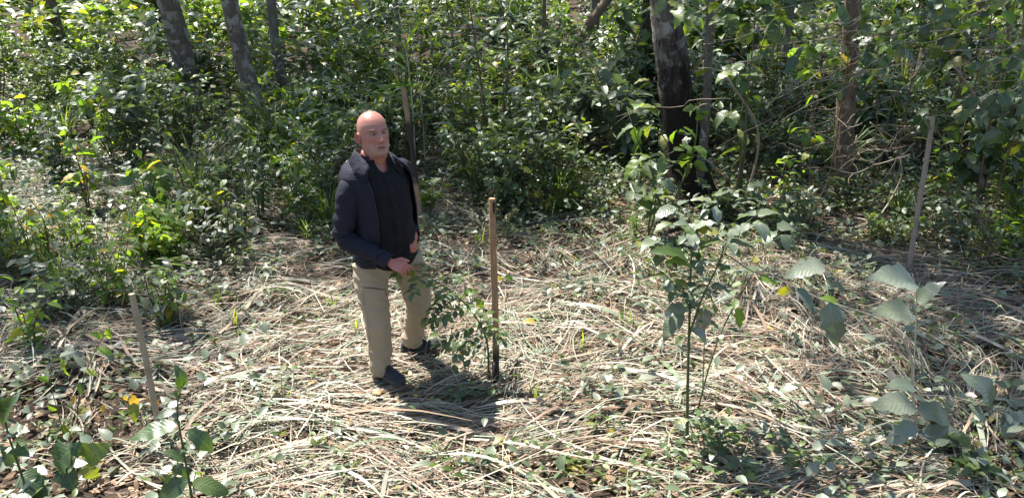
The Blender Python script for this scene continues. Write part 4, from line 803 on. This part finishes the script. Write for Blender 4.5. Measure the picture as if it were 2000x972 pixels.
def fabric(name, c0, c1, rough=.8, wr=.5, scale=14, sheen=.2):
    t = NT(name); co = t.n('ShaderNodeTexCoord').outputs['Object']; a = t.noise(scale, 4, co, .6); b = t.noise(420, 2, co); wv = t.noise(5.5, 3, co, .5)
    col = t.mix(a, c0, c1); mpf = t.n('ShaderNodeMapping'); mpf.inputs['Scale'].default_value = (2.0, 2.0, 4.6); mpf.inputs['Rotation'].default_value = (.5, .3, 0); t.l(co, mpf.inputs[0]); fd = t.math('ABSOLUTE', t.math('SUBTRACT', t.noise(2.2, 3, mpf.outputs[0], .55), .5))
    n = t.bump(t.math('ADD', t.math('SUBTRACT', t.math('MULTIPLY', wv, 1.4), t.math('MULTIPLY', fd, 3.2)), t.math('ADD', a, t.math('MULTIPLY', b, .12))), wr, .02)
    return t.fin(t.pbr(col, rough, .2, n, Sheen_Weight=sheen))
MT['jacket'] = fabric('navy_jacket_cloth', (.011, .0115, .020), (.018, .019, .031), .8, .4, 14, .0)
MT['lining'] = fabric('grey_collar_lining', (.06, .055, .07), (.11, .10, .12), .9, .6, 60, .2)
MT['shirt'] = fabric('black_shirt_cloth', (.006, .006, .008), (.012, .012, .015), .85, .35, 16, .0)
MT['khaki'] = fabric('khaki_trouser_cloth', (.30, .225, .145), (.355, .275, .18), .85, .6, 10, .1)
MT['shoe'] = fabric('dark_shoe_mesh', (.014, .015, .018), (.035, .036, .04), .8, .8, 90, .1)
MT['sole'] = stem_mat('dark_rubber', (.03, .03, .03), (.06, .06, .058), .8)
MT['zip'] = stem_mat('zip_tape', (.012, .012, .016), (.03, .03, .035), .45)
MT['tab'] = stem_mat('brown_tab', (.16, .07, .03), (.22, .10, .05), .6)
def skin():
    t = NT('skin'); co = t.n('ShaderNodeTexCoord').outputs['Object']; n1 = t.noise(28, 4, co); n2 = t.noise(260, 3, co)
    at_ = lambda a: t.n('ShaderNodeAttribute', attribute_name=a).outputs['Fac']
    col = t.mix(n1, (.28, .118, .08), (.42, .205, .148))
    col = t.mix(t.math('MULTIPLY', at_('red'), .75), col, (.40, .12, .085))
    col = t.mix(t.math('MULTIPLY', at_('beard'), t.math('ADD', .0, t.math('MULTIPLY', n2, .62))), col, (.38, .29, .25))
    col = t.mix(t.math('MULTIPLY', at_('lip'), .8), col, (.27, .095, .085)); col = t.mix(t.math('MULTIPLY', at_('brow'), .85), col, (.11, .07, .05))
    col = t.mix(at_('line'), col, (.07, .03, .025))
    return t.fin(t.pbr(col, t.math('ADD', .44, t.math('MULTIPLY', at_('beard'), .3)), .5, t.bump(n2, .12, .002), Subsurface_Weight=.12, Subsurface_Scale=.01))
MT['skin'] = skin()
# --- head
YAW, PIT, ROL = R_(33), R_(9), R_(-3)
Fh = A([math.sin(YAW) * math.cos(PIT), -math.cos(YAW) * math.cos(PIT), math.sin(PIT)]); Rh = nz(np.cross(Fh, UB)); Rh = nz(Rh * 1.0); Uh = np.cross(Rh, Fh)
if Rh[0] > 0: Rh = -Rh
Uh = nz(np.cross(Fh, Rh)); Uh = Uh if Uh[2] > 0 else -Uh
Rr = Rh * math.cos(ROL) + Uh * math.sin(ROL); Ur = Uh * math.cos(ROL) - Rh * math.sin(ROL); Rh, Uh = Rr, Ur
HS = 1.10
def hp(x, y, z): x, y, z = np.asarray(x) * HS, np.asarray(y) * HS, np.asarray(z) * HS; return HEAD + np.multiply.outer(x, Rh) + np.multiply.outer(y, Fh) + np.multiply.outer(z, Uh)
HT = A([[.128, .004, .004, .012], [.125, .022, .022, .034], [.117, .040, .040, .055], [.103, .056, .058, .074], [.085, .067, .073, .088], [.06, .0745, .085, .096], [.035, .077, .091, .099], [.01, .0765, .0925, .097], [-.015, .0755, .0915, .090], [-.04, .0735, .091, .080], [-.06, .071, .090, .074], [-.08, .066, .088, .070], [-.095, .060, .085, .070], [-.106, .054, .077, .070], [-.113, .053, .060, .071], [-.119, .055, .046, .073], [-.13, .058, .038, .076], [-.16, .061, .034, .078], [-.20, .068, .036, .082], [-.25, .085, .045, .085]])
zz = np.concatenate([np.linspace(.128, .09, 26), np.linspace(.0885, -.12, 150), np.linspace(-.123, -.25, 22)]); nc = 150
fr = np.linspace(-np.pi, np.pi, nc, endpoint=False); aa = fr - .42 * np.sin(fr)
ZZ, AA = np.meshgrid(zz, aa, indexing='ij'); HZ = np.arange(-.27, .14, .001)
def itp(c):
    v = np.interp(-HZ, -HT[:, 0], HT[:, c]); kr = np.exp(-(np.arange(-24, 25) * .001 / .0075) ** 2); kr /= kr.sum(); sm = np.convolve(np.pad(v, 24, 'edge'), kr, 'valid')
    wt = np.clip((HZ + .085) / .02, 0, 1) * np.clip((.119 - HZ) / .008, 0, 1); wt = np.maximum(wt, np.clip((-.125 - HZ) / .01, 0, 1)); return np.interp(ZZ, HZ, v * (1 - wt) + sm * wt)
from_top = np.clip((ZZ + .118) / .01, 0, 1)
s_, c_ = np.sin(AA), np.cos(AA); nn = 2.2
hx = np.sign(s_) * np.abs(s_) ** (2 / nn) * itp(1); hy = np.where(c_ > 0, np.abs(c_) ** (2 / nn) * itp(2), -np.abs(c_) ** (2 / nn) * itp(3))
G = lambda v, m, s: np.exp(-((v - m) / s) ** 2)
front = np.clip(c_ * 2.2, 0, 1) ** .7; ax_ = np.abs(hx)
nose_prof = np.interp(-ZZ, [-.03, -.018, -.005, .01, .022, .030, .036, .041, .046], [0, .005, .011, .017, .023, .025, .020, .006, 0])
nose_w = np.interp(-ZZ, [-.03, 0, .02, .032], [.009, .0095, .0125, .0150])
d = 1.18 * nose_prof * np.exp(-(ax_ / (1.18 * nose_w)) ** 2) + .009 * G(ax_, .0145, .0065) * G(ZZ, -.0315, .0075)
d += .0050 * G(ax_, .030, .022) * G(ZZ, .030, .0085) - .017 * G(ax_, .031, .0165) * G(ZZ, .012, .0105) + .0072 * G(ax_, .031, .013) * G(ZZ, .0185, .0038) + .0062 * G(ax_, .031, .013) * G(ZZ, .0035, .0042) - .003 * G(ax_, .0, .009) * G(ZZ, .017, .010)
d += .0055 * G(ax_, .045, .017) * G(ZZ, -.016, .016) - .003 * G(ax_, .040, .012) * G(ZZ, -.05, .016) - .006 * G(ax_, .024 + np.clip(-.035 - ZZ, 0, .03) * .4, .0045) * G(ZZ, -.045, .014)
d += .0055 * G(ax_, 0, .022) * G(ZZ, -.0585, .0055) + .006 * G(ax_, 0, .019) * G(ZZ, -.0705, .0055) - .0045 * G(ax_, 0, .025) * G(ZZ, -.0645, .0026) - .003 * G(ax_, 0, .02) * G(ZZ, -.081, .006) + .007 * G(ax_, 0, .02) * G(ZZ, -.097, .012)
d += -.0004 * np.sin(ZZ * 620) * G(ZZ, .056, .012) * G(ax_, .0, .035) - .002 * G(ax_, .066, .012) * G(ZZ, .03, .025)
hy = hy + d * front
beard = front * np.clip(np.maximum(G(ax_, .045, .03) * np.clip((-.025 - ZZ) / .02, 0, 1), G(ax_, 0, .04) * np.clip((-.043 - ZZ) / .01, 0, 1)), 0, 1) * np.clip((ZZ + .125) / .015, 0, 1)
beard = np.maximum(beard, .45 * np.clip((ax_ - .06) / .012, 0, 1) * G(ZZ, .005, .045) * (c_ < .45))
lip = front * np.clip(G(ax_, 0, .023) * (G(ZZ, -.0585, .0035) + G(ZZ, -.0705, .0042)) * 1.3, 0, 1)
brow = front * np.clip(G(ax_, .033, .017) * G(ZZ, .0275 - .1 * (ax_ - .03), .0038) * 1.2, 0, 1)
line = front * np.clip(1.0 * G(ZZ, -.0645 + 2.2 * ax_ ** 2 * -2, .0026) * (ax_ < .025) + .8 * G(ax_, .031, .0125) * G(ZZ, .0145 - 12 * (ax_ - .031) ** 2, .0034) + .35 * G(ax_, .031, .012) * G(ZZ, .0045, .002) + .8 * G(ax_, .0085, .003) * G(ZZ, -.0395, .002) , 0, 1)
red = np.clip(G(ax_, .04, .025) * G(ZZ, -.02, .025) + G(ax_, 0, .014) * G(ZZ, -.025, .02) + .55 * np.clip((ZZ - .02) / .10, 0, 1) + .7 * np.clip((-.118 - ZZ) / .01, 0, 1), 0, 1)
# bend the lower neck from the head towards the body
wgt = np.clip((-ZZ - .12) / .13, 0, 1)[..., None]; HV = hp(hx, hy, ZZ); shift = (NECK + A([0, 0, -.02])) - hp(0, -.015, -.2)
HV = HV + wgt * shift * .8
gb = Geo(); gb.add(HV.reshape(-1, 3), [grid_quads(len(zz), nc, True)], beard=beard.ravel(), lip=lip.ravel(), brow=brow.ravel(), line=line.ravel(), red=red.ravel())
top = hp(0, -.004, .1285); gb.add(np.concatenate([HV[0], [top]]), [np.stack([(np.arange(nc) + 1) % nc, np.arange(nc), np.full(nc, nc)], -1)], red=.55)
for sd in (1, -1):   # ears: a bent dish with a raised rim
    u = np.linspace(0, 1, 9)[:, None]; v = np.linspace(0, 2 * np.pi, 26, endpoint=False)[None]
    ez = (.031 * np.sin(v) + .004 * np.cos(v)) * u; ey = (.0185 * np.cos(v) - .004 * np.sin(v)) * u; lift = .010 + .004 * u + .006 * np.exp(-((u - .88) / .14) ** 2) - .007 * np.exp(-((u - .45) / .2) ** 2) + .010 * np.clip(-np.cos(v), 0, 1) * u
    lift = np.where(u > .99, lift - .006, lift)
    E1 = hp(sd * (.070 + lift), -.012 + ey, -.004 + ez + 0 * lift); n_ = 26
    gb.add(E1.reshape(-1, 3), [grid_quads(9, n_, True)], red=1.0)
    E2 = hp(sd * (.064 + 0 * lift + .006 * (1 - u)), -.012 + ey * .9, -.004 + ez * .9); gb.add(np.concatenate([E1[-1], E2[-1]]), [grid_quads(2, n_, True)], red=1.0)
# --- torso, limbs under the clothes
bd = Geo(); zt = np.linspace(.74, 1.5, 30); an = np.linspace(0, 2 * np.pi, 36, endpoint=False); TV = torso(zt[:, None], an[None], -.008).reshape(-1, 3)
bd.add(np.concatenate([TV, bp(A([.02, .08]), A([0., 0.]), A([.72, 1.51]))]), [grid_quads(30, 36, True), np.concatenate([np.stack([(np.arange(36) + 1) % 36, np.arange(36), np.full(36, 1080)], -1), np.stack([1044 + np.arange(36), 1044 + (np.arange(36) + 1) % 36, np.full(36, 1081)], -1)])])
for pts, rad in (([RSH, REL, RWR], [.055, .05, .043, .038, .029]), ([LSH, LEL, LWR], [.055, .05, .043, .038, .029]), ([RHIP, RKNE, RANK], [.085, .075, .055, .05, .036]), ([LHIP, LKNE, LANK], [.085, .075, .055, .05, .036])):
    V, F, _ = limb(pts, rad); bd.add(V, F)
V, F = remesh(*bd.data(), .009, 3); gb.add(V, F, red=.7)
# --- hands
def hand(wrist, D, N, side, curl, spread, thumb_to, fore):
    """D palm direction, N back-of-hand normal, side +1 puts the thumb along +S"""
    D = nz(D); N = nz(N - D * np.dot(N, D)); S = np.cross(D, N) * side; h = Geo()
    V, F, _ = tube(spline([fore, wrist, wrist + D * .03], 8), [.031, .030, .029, .028, .028, .028, .029, .028], 14); h.add(V, F)
    a = np.linspace(0, 2 * np.pi, 18, endpoint=False); rows = []
    for l, wd, th in ((-.005, .026, .019), (.02, .034, .018), (.05, .041, .0165), (.08, .042, .0145), (.095, .039, .011)):
        rows.append(wrist + D * l + np.outer(np.cos(a) * wd, S) + np.outer(np.sin(a) * th, N))
    PV = np.concatenate(rows); h.add(np.concatenate([PV, [PV[:18].mean(0)], [PV[-18:].mean(0) + D * .004]]), [grid_quads(5, 18, True), np.concatenate([np.stack([(np.arange(18) + 1) % 18, np.arange(18), np.full(18, 90)], -1), np.stack([72 + np.arange(18), 72 + (np.arange(18) + 1) % 18, np.full(18, 91)], -1)])])
    for q, (off, ln, r) in enumerate(((.031, .074, .0092), (.011, .083, .0095), (-.010, .077, .0092), (-.029, .060, .0082))):
        p = wrist + D * .085 + S * off; d = D + S * off * spread; pts = [p - D * .02, p]; ang = .15
        for k_, fr_ in enumerate((.45, .30, .25)):
            ang += curl[q] * (1.0, .9, .6)[k_]; p = p + (nz(d) * math.cos(ang) - N * math.sin(ang)) * ln * fr_; pts.append(p)
        V, F, _ = limb(pts, [r * 1.05, r * 1.05, r, r * .95, r * .88, r * .6], 14, 10); h.add(V, F)
    p = wrist + D * .022 + S * .028; t1 = p + D * .028 + S * .022 - N * .004; t2 = t1 + nz(thumb_to) * .034; t3 = t2 + nz(thumb_to * .8 + D * .4) * .027
    V, F, _ = limb([p - S * .008, t1, t2, t3], [.0135, .0125, .0108, .0098, .0065], 14, 10); h.add(V, F)
    return remesh(*h.data(), .0026, 3)
camdir = nz(A([0, 0, CAM_H]) - RWR)
DR = nz(at(812, 532, 4.22) - RWR); V, F = hand(RWR, DR, camdir * .75 + A([-.1, 0, .55]), -1, (.55, .68, .75, .8), 1.0, nz(DR * .8 + A([.1, -.2, .15])), RWR + (REL - RWR) * .3); gb.add(V, F, red=.8)
DL = nz(at(810, 500, 4.55) - LWR); V, F = hand(LWR, DL, A([.75, -.2, .2]), 1, (.35, .4, .45, .5), .8, nz(DL + FB * .3), LWR + (LEL - LWR) * .3); gb.add(V, F, red=.8)
body = gb.obj('body', MT['skin'], man)
# --- eyes
ew = stem_mat('eye_white', (.26, .24, .23), (.32, .30, .28), .3); ei = stem_mat('iris', (.03, .035, .045), (.06, .07, .08), .2)
for sd in (1, -1):
    g = Geo(); th_, ph = np.meshgrid(np.linspace(0, np.pi, 12), np.linspace(0, 2 * np.pi, 16, endpoint=False), indexing='ij'); r = .0112
    ctr = A([sd * .031, .0712, .0112]); ex = ctr[0] + r * np.sin(th_) * np.cos(ph); ez = ctr[2] + r * .62 * np.sin(th_) * np.sin(ph); ey = ctr[1] + r * np.cos(th_)
    g.add(hp(ex, ey, ez).reshape(-1, 3), [grid_quads(12, 16, True)]); e = g.obj('eye', ew, man)
    g = Geo(); u = np.linspace(0, 1, 5)[:, None]; v = np.linspace(0, 2 * np.pi, 14, endpoint=False)[None]; dx = .0052 * u * np.cos(v); dz = .0046 * u * np.sin(v)
    g.add(hp(ctr[0] + dx + .0008, ctr[1] + .0006 + np.sqrt(np.clip(r * r - dx ** 2 - dz ** 2, 0, 1)), ctr[2] + dz).reshape(-1, 3), [grid_quads(5, 14, True)]); g.obj('iris', ei, e)
# --- trousers
tr = Geo(); zt = np.linspace(.70, .95, 14); TV = torso(zt[:, None], an[None], .014).reshape(-1, 3)
tr.add(np.concatenate([TV, bp(A([.02, .02]), A([0., 0.]), A([.68, .955]))]), [grid_quads(14, 36, True), np.concatenate([np.stack([(np.arange(36) + 1) % 36, np.arange(36), np.full(36, 504)], -1), np.stack([468 + np.arange(36), 468 + (np.arange(36) + 1) % 36, np.full(36, 505)], -1)])])
RHEM = RANK + A([-.004, 0, -.005]); LHEM = LANK + A([.005, 0, .015])
for pts, rad in (([RHIP + A([0, 0, .03]), (RHIP + RKNE) / 2 + A([-.006, 0, 0]), RKNE, (RKNE + RANK) / 2 + A([.0, .01, 0]), RHEM], [.112, .108, .098, .088, .080, .074, .072]), ([LHIP + A([0, 0, .03]), (LHIP + LKNE) / 2 + A([.008, 0, 0]), LKNE, (LKNE + LANK) / 2 + A([0, .01, 0]), LHEM], [.112, .108, .098, .088, .080, .076, .076])):
    V, F, _ = limb(pts, rad, 40, 24); tr.add(V, F)
V, F = remesh(*tr.data(), .008, 6)
ctrs = np.concatenate([np.stack([spline([a_, b_, c_], 60)]) for a_, b_, c_ in ((RHIP, RKNE, RHEM), (LHIP, LKNE, LHEM))]).reshape(-1, 3)
nrst = ctrs[np.argmin(((V[:, None, :] - ctrs[None]) ** 2).sum(-1), 1)]; dirn = nz((V - nrst) * A([1, 1, .2]))
zr = V[:, 2] - P0[2]; phs = V[:, 0] * 23 + V[:, 1] * 17
amp = .0025 + .010 * np.exp(-((zr - .16) / .09) ** 2) + .008 * np.exp(-((zr - .47) / .10) ** 2) + .004 * np.exp(-((zr - .76) / .07) ** 2)
V = V + dirn * (amp * ((1 - 2 * np.abs(np.sin(zr * 30 + phs * .55 + 1.6 * np.sin(phs * .35 + zr * 9))) ** .7) * .55 + (vnoise(phs * .35, zr * 11 + phs * .2) - .5) * 1.3))[:, None]
g = Geo(); g.add(V, F); trs = g.obj('trousers', MT['khaki'], man)
# pocket zip on the thigh, tab, seam
def on_leg(px_, py_, off=.004):   # nearest trouser point on the view ray
    c = A([0, 0, CAM_H]); d = nz(at(px_, py_, 4.5) - c); w_ = V - c; tt = w_ @ d; dist = np.linalg.norm(w_ - tt[:, None] * d, axis=1); m = tt - (dist < .012) * 10; m[dist > .012] = 99; i_ = int(np.argmin(m)); return V[i_] - d * off
V3, F3, _ = tube(spline([on_leg(709, 564), on_leg(732, 566), on_leg(756, 567)], 10), .0028, 6); g = Geo(); g.add(V3, F3); g.obj('pocket_zip', MT['zip'], trs)
q = on_leg(757, 570, .006); V3, F3, _ = tube(spline([q, q + A([.001, -.002, -.02])], 4), [.003, .0045, .0045, .003], 6); g = Geo(); g.add(V3, F3); g.obj('zip_pull', MT['tab'], trs)
sm = [on_leg(x_, y_, .0008) for x_, y_ in ((701, 560), (709, 600), (716, 640), (719, 690), (722, 725))]; V3, F3, _ = tube(spline(sm, 14), .002, 5); g = Geo(); g.add(V3, F3); g.obj('side_seam', MT['khaki'], trs)
# --- shoes
def shoe(ank, toe_dir, ln=.285):
    d = nz(A([toe_dir[0], toe_dir[1], 0])); s = A([-d[1], d[0], 0]); z0 = float(gz(ank[0], ank[1])) + .042; heel = A([ank[0], ank[1], z0]) - d * .075
    t = np.linspace(0, 1, 26); wd = np.interp(t, [0, .04, .2, .45, .7, .88, .97, 1], [.006, .028, .036, .037, .046, .040, .022, .004]); hi = np.interp(t, [0, .05, .2, .34, .5, .7, .88, .97, 1], [.03, .085, .108, .105, .08, .058, .045, .034, .016])
    bow = .008 * np.sin(t * 3.1); a = np.linspace(-.5 * np.pi, 1.5 * np.pi, 24, endpoint=False); g = Geo(); C = heel[None] + d[None] * (t * ln)[:, None] + s[None] * bow[:, None]
    sx = np.cos(a)[None] * wd[:, None]; sz = np.where(np.sin(a)[None] > 0, np.sign(np.sin(a))[None] * np.abs(np.sin(a))[None] ** .8 * (hi[:, None] - .028), 0 * wd[:, None]) + .028
    Vv = C[:, None, :] + sx[..., None] * s + sz[..., None] * UB; g.add(Vv.reshape(-1, 3), [grid_quads(26, 24, True)]); up = g.obj('shoe', MT['shoe'], man)
    g = Geo(); w2 = wd * 1.06 + .003; tp = np.interp(t, [0, .8, 1], [.030, .030, .038]); bt = np.interp(t, [0, .04, .8, 1], [.006, 0, 0, .012])
    ro = np.stack([C + s * w2[:, None] + UB * bt[:, None], C + s * (w2 * 1.02)[:, None] + UB * tp[:, None], C - s * (w2 * 1.02)[:, None] + UB * tp[:, None], C - s * w2[:, None] + UB * bt[:, None]], 1)
    g.add(ro.reshape(-1, 3), [grid_quads(26, 4, True), A([[0, 1, 2, 3], [103, 102, 101, 100]])]); g.obj('sole', MT['sole'], up, False)
    for q in range(4):
        f = .40 + .075 * q; c = heel + d * ln * f + UB * (np.interp(f, t, hi) + .003); V4, F4, _ = tube(spline([c - s * .024 - UB * .012, c, c + s * .024 - UB * .012], 6), .0025, 5); g = Geo(); g.add(V4, F4); g.obj('lace', MT['zip'], up)
    return up
shoe(RANK + A([0, .0, 0]), at(796, 776, 4.25) - at(738, 745, 4.44)); shoe(LANK, A([.93, .30, 0]))
for ank in (RANK, LANK):   # socks
    V4, F4, _ = tube(spline([ank + A([0, 0, -.03]), ank + A([0, 0, .09])], 5), .043, 16); g = Geo(); g.add(V4, F4); g.obj('sock', MT['zip'], man)
# --- shirt
ns, nr = 60, 46; zz_ = np.linspace(.80, 1.46, nr); a1 = np.linspace(R_(-115), R_(115), ns)
ZS, AS = np.meshgrid(zz_, a1, indexing='ij'); vneck = np.clip((ZS - 1.375) / .08, 0, 1) * .36; hemz = .045 * np.cos(AS * 2) * np.clip((.9 - ZS) / .1, 0, 1)
Aop = np.where(np.abs(AS) < vneck, np.sign(AS + 1e-6) * vneck, AS)
offs = .017 + .004 * np.sin(ZS * 40 + AS * 3) * np.sin(AS * 2.3 + 1) + .006 * (vnoise(AS * 3 + 2, ZS * 9) - .5) + .012 * np.clip((.95 - ZS) / .15, 0, 1)
SV = torso(ZS, Aop, offs); SV[..., 2] -= hemz
qs = grid_quads(nr, ns); jj = np.tile(np.arange(ns - 1), nr - 1); ii = np.repeat(np.arange(nr - 1), ns - 1); mid_ = np.abs(a1[jj] + a1[1] / 2 - a1[0] / 2 * 0) ; cut = (zz_[ii] > 1.38) & (np.abs((a1[jj] + a1[jj + 1]) / 2) < (zz_[ii] - 1.375) / .08 * .34)
g = Geo(); g.add(SV.reshape(-1, 3), [qs[~cut]]); sh = g.obj('shirt', MT['shirt'], man); m = sh.modifiers.new('t', 'SOLIDIFY'); m.thickness = .003
pz = np.linspace(.80, 1.375, 30); PL = torso(pz, .06, .026); 
PL2 = np.stack([torso(pz, R_(-5.5), .0215), torso(pz, R_(-5), .0245), torso(pz, R_(5), .0245), torso(pz, R_(5.5), .0215)], 1); g = Geo(); g.add(PL2.reshape(-1, 3), [grid_quads(30, 4)]); g.obj('placket', MT['shirt'], sh)
for zb in (.88, .98, 1.08, 1.18, 1.28, 1.35):
    c = torso(zb, 0.0, .0265); n_ = FB; u = A([math.cos(q * .7854) for q in range(8)]) * .0055; v = A([math.sin(q * .7854) for q in range(8)]) * .0055
    V4 = np.concatenate([c + np.outer(u, RB) + np.outer(v, UB), c + n_ * .002 + np.outer(u * .8, RB) + np.outer(v * .8, UB), [c + n_ * .0022]]); j = np.arange(8); g = Geo(); g.add(V4, [np.stack([j, (j + 1) % 8, 8 + (j + 1) % 8, 8 + j], -1), np.stack([8 + j, 8 + (j + 1) % 8, np.full(8, 16)], -1)]); g.obj('button', MT['zip'], sh)
for sd in (1, -1):   # shirt collar leaves
    fan = np.linspace(0, 1, 10); an2 = sd * (R_(14) + fan * R_(135)); inner = torso(np.interp(fan, [0, .4, 1], [1.405, 1.46, 1.485]), an2, .016 - .0 * fan)
    topc = torso(np.interp(fan, [0, .4, 1], [1.43, 1.49, 1.51]), an2, .02 + .004 * fan); fold = torso(np.interp(fan, [0, .12, .4, 1], [1.36, 1.38, 1.445, 1.47]), an2 + sd * R_(8) * (1 - fan), .034)
    CV = np.stack([inner, topc, (topc + fold) / 2 + UB * .006, fold], 1); g = Geo(); g.add(CV.reshape(-1, 3), [grid_quads(10, 4)]); o = g.obj('collar', MT['shirt'], sh); m = o.modifiers.new('t', 'SOLIDIFY'); m.thickness = .003
# --- jacket
nr, nc2 = 60, 90; zj = np.linspace(.79, 1.45, nr)
aR = np.interp(zj, [.79, .95, 1.15, 1.3, 1.40, 1.475], [R_(44), R_(38), R_(33), R_(31), R_(34), R_(40)]); aL = np.interp(zj, [.79, .95, 1.15, 1.3, 1.4, 1.475], [R_(-92), R_(-78), R_(-56), R_(-46), R_(-40), R_(-42)])
tt_ = np.linspace(0, 1, nc2); AJ = aR[:, None] + (2 * np.pi + aL - aR)[:, None] * tt_[None]; ZJ = np.broadcast_to(zj[:, None], AJ.shape)
edge = np.minimum(tt_, 1 - tt_)[None]
offs = .034 + .012 * np.exp(-edge / .05) + .007 * np.sin(AJ * 5 + ZJ * 9) * np.clip((1.25 - ZJ) / .3, 0, 1) + .010 * (vnoise(AJ * 3.3 + 4, ZJ * 8) - .5) + .010 * np.clip((.90 - ZJ) / .08, 0, 1) - .014 * np.clip((.83 - ZJ) / .04, 0, 1)
JV = torso(ZJ, AJ, offs); g = Geo(); g.add(JV.reshape(-1, 3), [grid_quads(nr, nc2)]); jk = g.obj('jacket', MT['jacket'], man); m = jk.modifiers.new('t', 'SOLIDIFY'); m.thickness = .005; m.offset = -1
for e_i in (0, -1):   # zips along the two open edges
    V4, F4, _ = tube(JV[2:, e_i] + FB * .002, .0036, 6); g = Geo(); g.add(V4, F4); g.obj('zip', MT['zip'], jk)
def sleeve(pts, rad, seed, cuff):
    n, k = 64, 30; P = spline(pts, n); V, F, _ = tube(P, np.interp(np.linspace(0, 1, n), np.linspace(0, 1, len(rad)), rad), k, False); t = np.repeat(np.linspace(0, 1, n), k); a = np.tile(np.arange(k) / k * 6.283, n)
    C = np.repeat(P, k, 0); amp = .0035 + .0075 * np.exp(-((t - .52) / .12) ** 2) + .005 * np.exp(-((t - .93) / .06) ** 2)
    V = V + nz(V - C) * (amp * (np.sin(t * 62 + 1.6 * np.sin(a + seed) + a) * .7 + 1.6 * (vnoise(a * 1.6 + seed * 7, t * 15) - .5)))[:, None]
    g = Geo(); g.add(V, F); o = g.obj('sleeve', MT['jacket'], jk); m = o.modifiers.new('t', 'SOLIDIFY'); m.thickness = .004; m.offset = -1
    Pc = spline([P[-5], P[-1] + (P[-1] - P[-4]) * .5], 6); V4, F4, _ = tube(Pc, [rad[-1] * 1.06, rad[-1] * 1.12, rad[-1] * 1.13, rad[-1] * 1.13, rad[-1] * 1.12, rad[-1] * 1.04], 24, False); g = Geo(); g.add(V4, F4); o = g.obj('cuff', MT['jacket'], jk); m = o.modifiers.new('t', 'SOLIDIFY'); m.thickness = .005; m.offset = -1
ins = (NECK - RSH); ins[2] = 0; sleeve([RSH + ins * .35 + A([0, 0, .005]), RSH + A([0, 0, -.02]), (RSH + REL) / 2 + A([-.012, -.01, .0]), REL + A([-.012, .0, 0]), (REL + RWR) / 2 + A([-.004, 0, -.006]), RWR - (RWR - REL) * .05], [.042, .074, .076, .070, .066, .064, .056, .048, .042], 1, True)
ins = (NECK - LSH); ins[2] = 0; sleeve([LSH + ins * .35 + A([0, 0, .005]), LSH + A([0, 0, -.02]), (LSH + LEL) / 2, LEL, (LEL + LWR) / 2, LWR - (LWR - LEL) * .05], [.042, .072, .072, .067, .063, .06, .054, .047, .042], 2, True)
# shoulder yoke that closes the top of the jacket between sleeves and collar
ny_ = 10; zy = np.linspace(1.42, 1.485, ny_); AY = R_(40) + (2 * np.pi - R_(82)) * tt_; YV = torso(zy[:, None], AY[None], .022); g = Geo(); g.add(YV.reshape(-1, 3), [grid_quads(ny_, nc2)]); o = g.obj('yoke', MT['jacket'], jk); m = o.modifiers.new('t', 'SOLIDIFY'); m.thickness = .004; m.offset = -1
# standing collar, opened outwards at the front
nk = 60; tk = np.linspace(0, 1, nk); AK = R_(32) + (2 * np.pi - R_(70)) * tk; ed = np.exp(-np.minimum(tk, 1 - tk) / .13)
zb = 1.462 - .07 * ed; c0 = torso(zb, AK, .030 + .006 * ed); c1 = torso(zb + .022, AK, .024 + .016 * ed); c2 = torso(zb + .044 - .004 * ed, AK, .024 + .026 * ed); c3 = torso(zb + .034 - .035 * ed, AK, .030 + .03 * ed)
CV = np.stack([c0, c1, c2], 1); g = Geo(); g.add(CV.reshape(-1, 3), [grid_quads(nk, 3)]); o = g.obj('collar', MT['lining'], jk); m = o.modifiers.new('t', 'SOLIDIFY'); m.thickness = .004
CV = np.stack([c2 + UB * .003, (c2 + c3) / 2 + UB * .007, c3, torso(zb - .010 - .035 * ed, AK, .034 + .02 * ed)], 1); g = Geo(); g.add(CV.reshape(-1, 3), [grid_quads(nk, 4)]); o = g.obj('collar_outside', MT['jacket'], jk); m = o.modifiers.new('t', 'SOLIDIFY'); m.thickness = .004
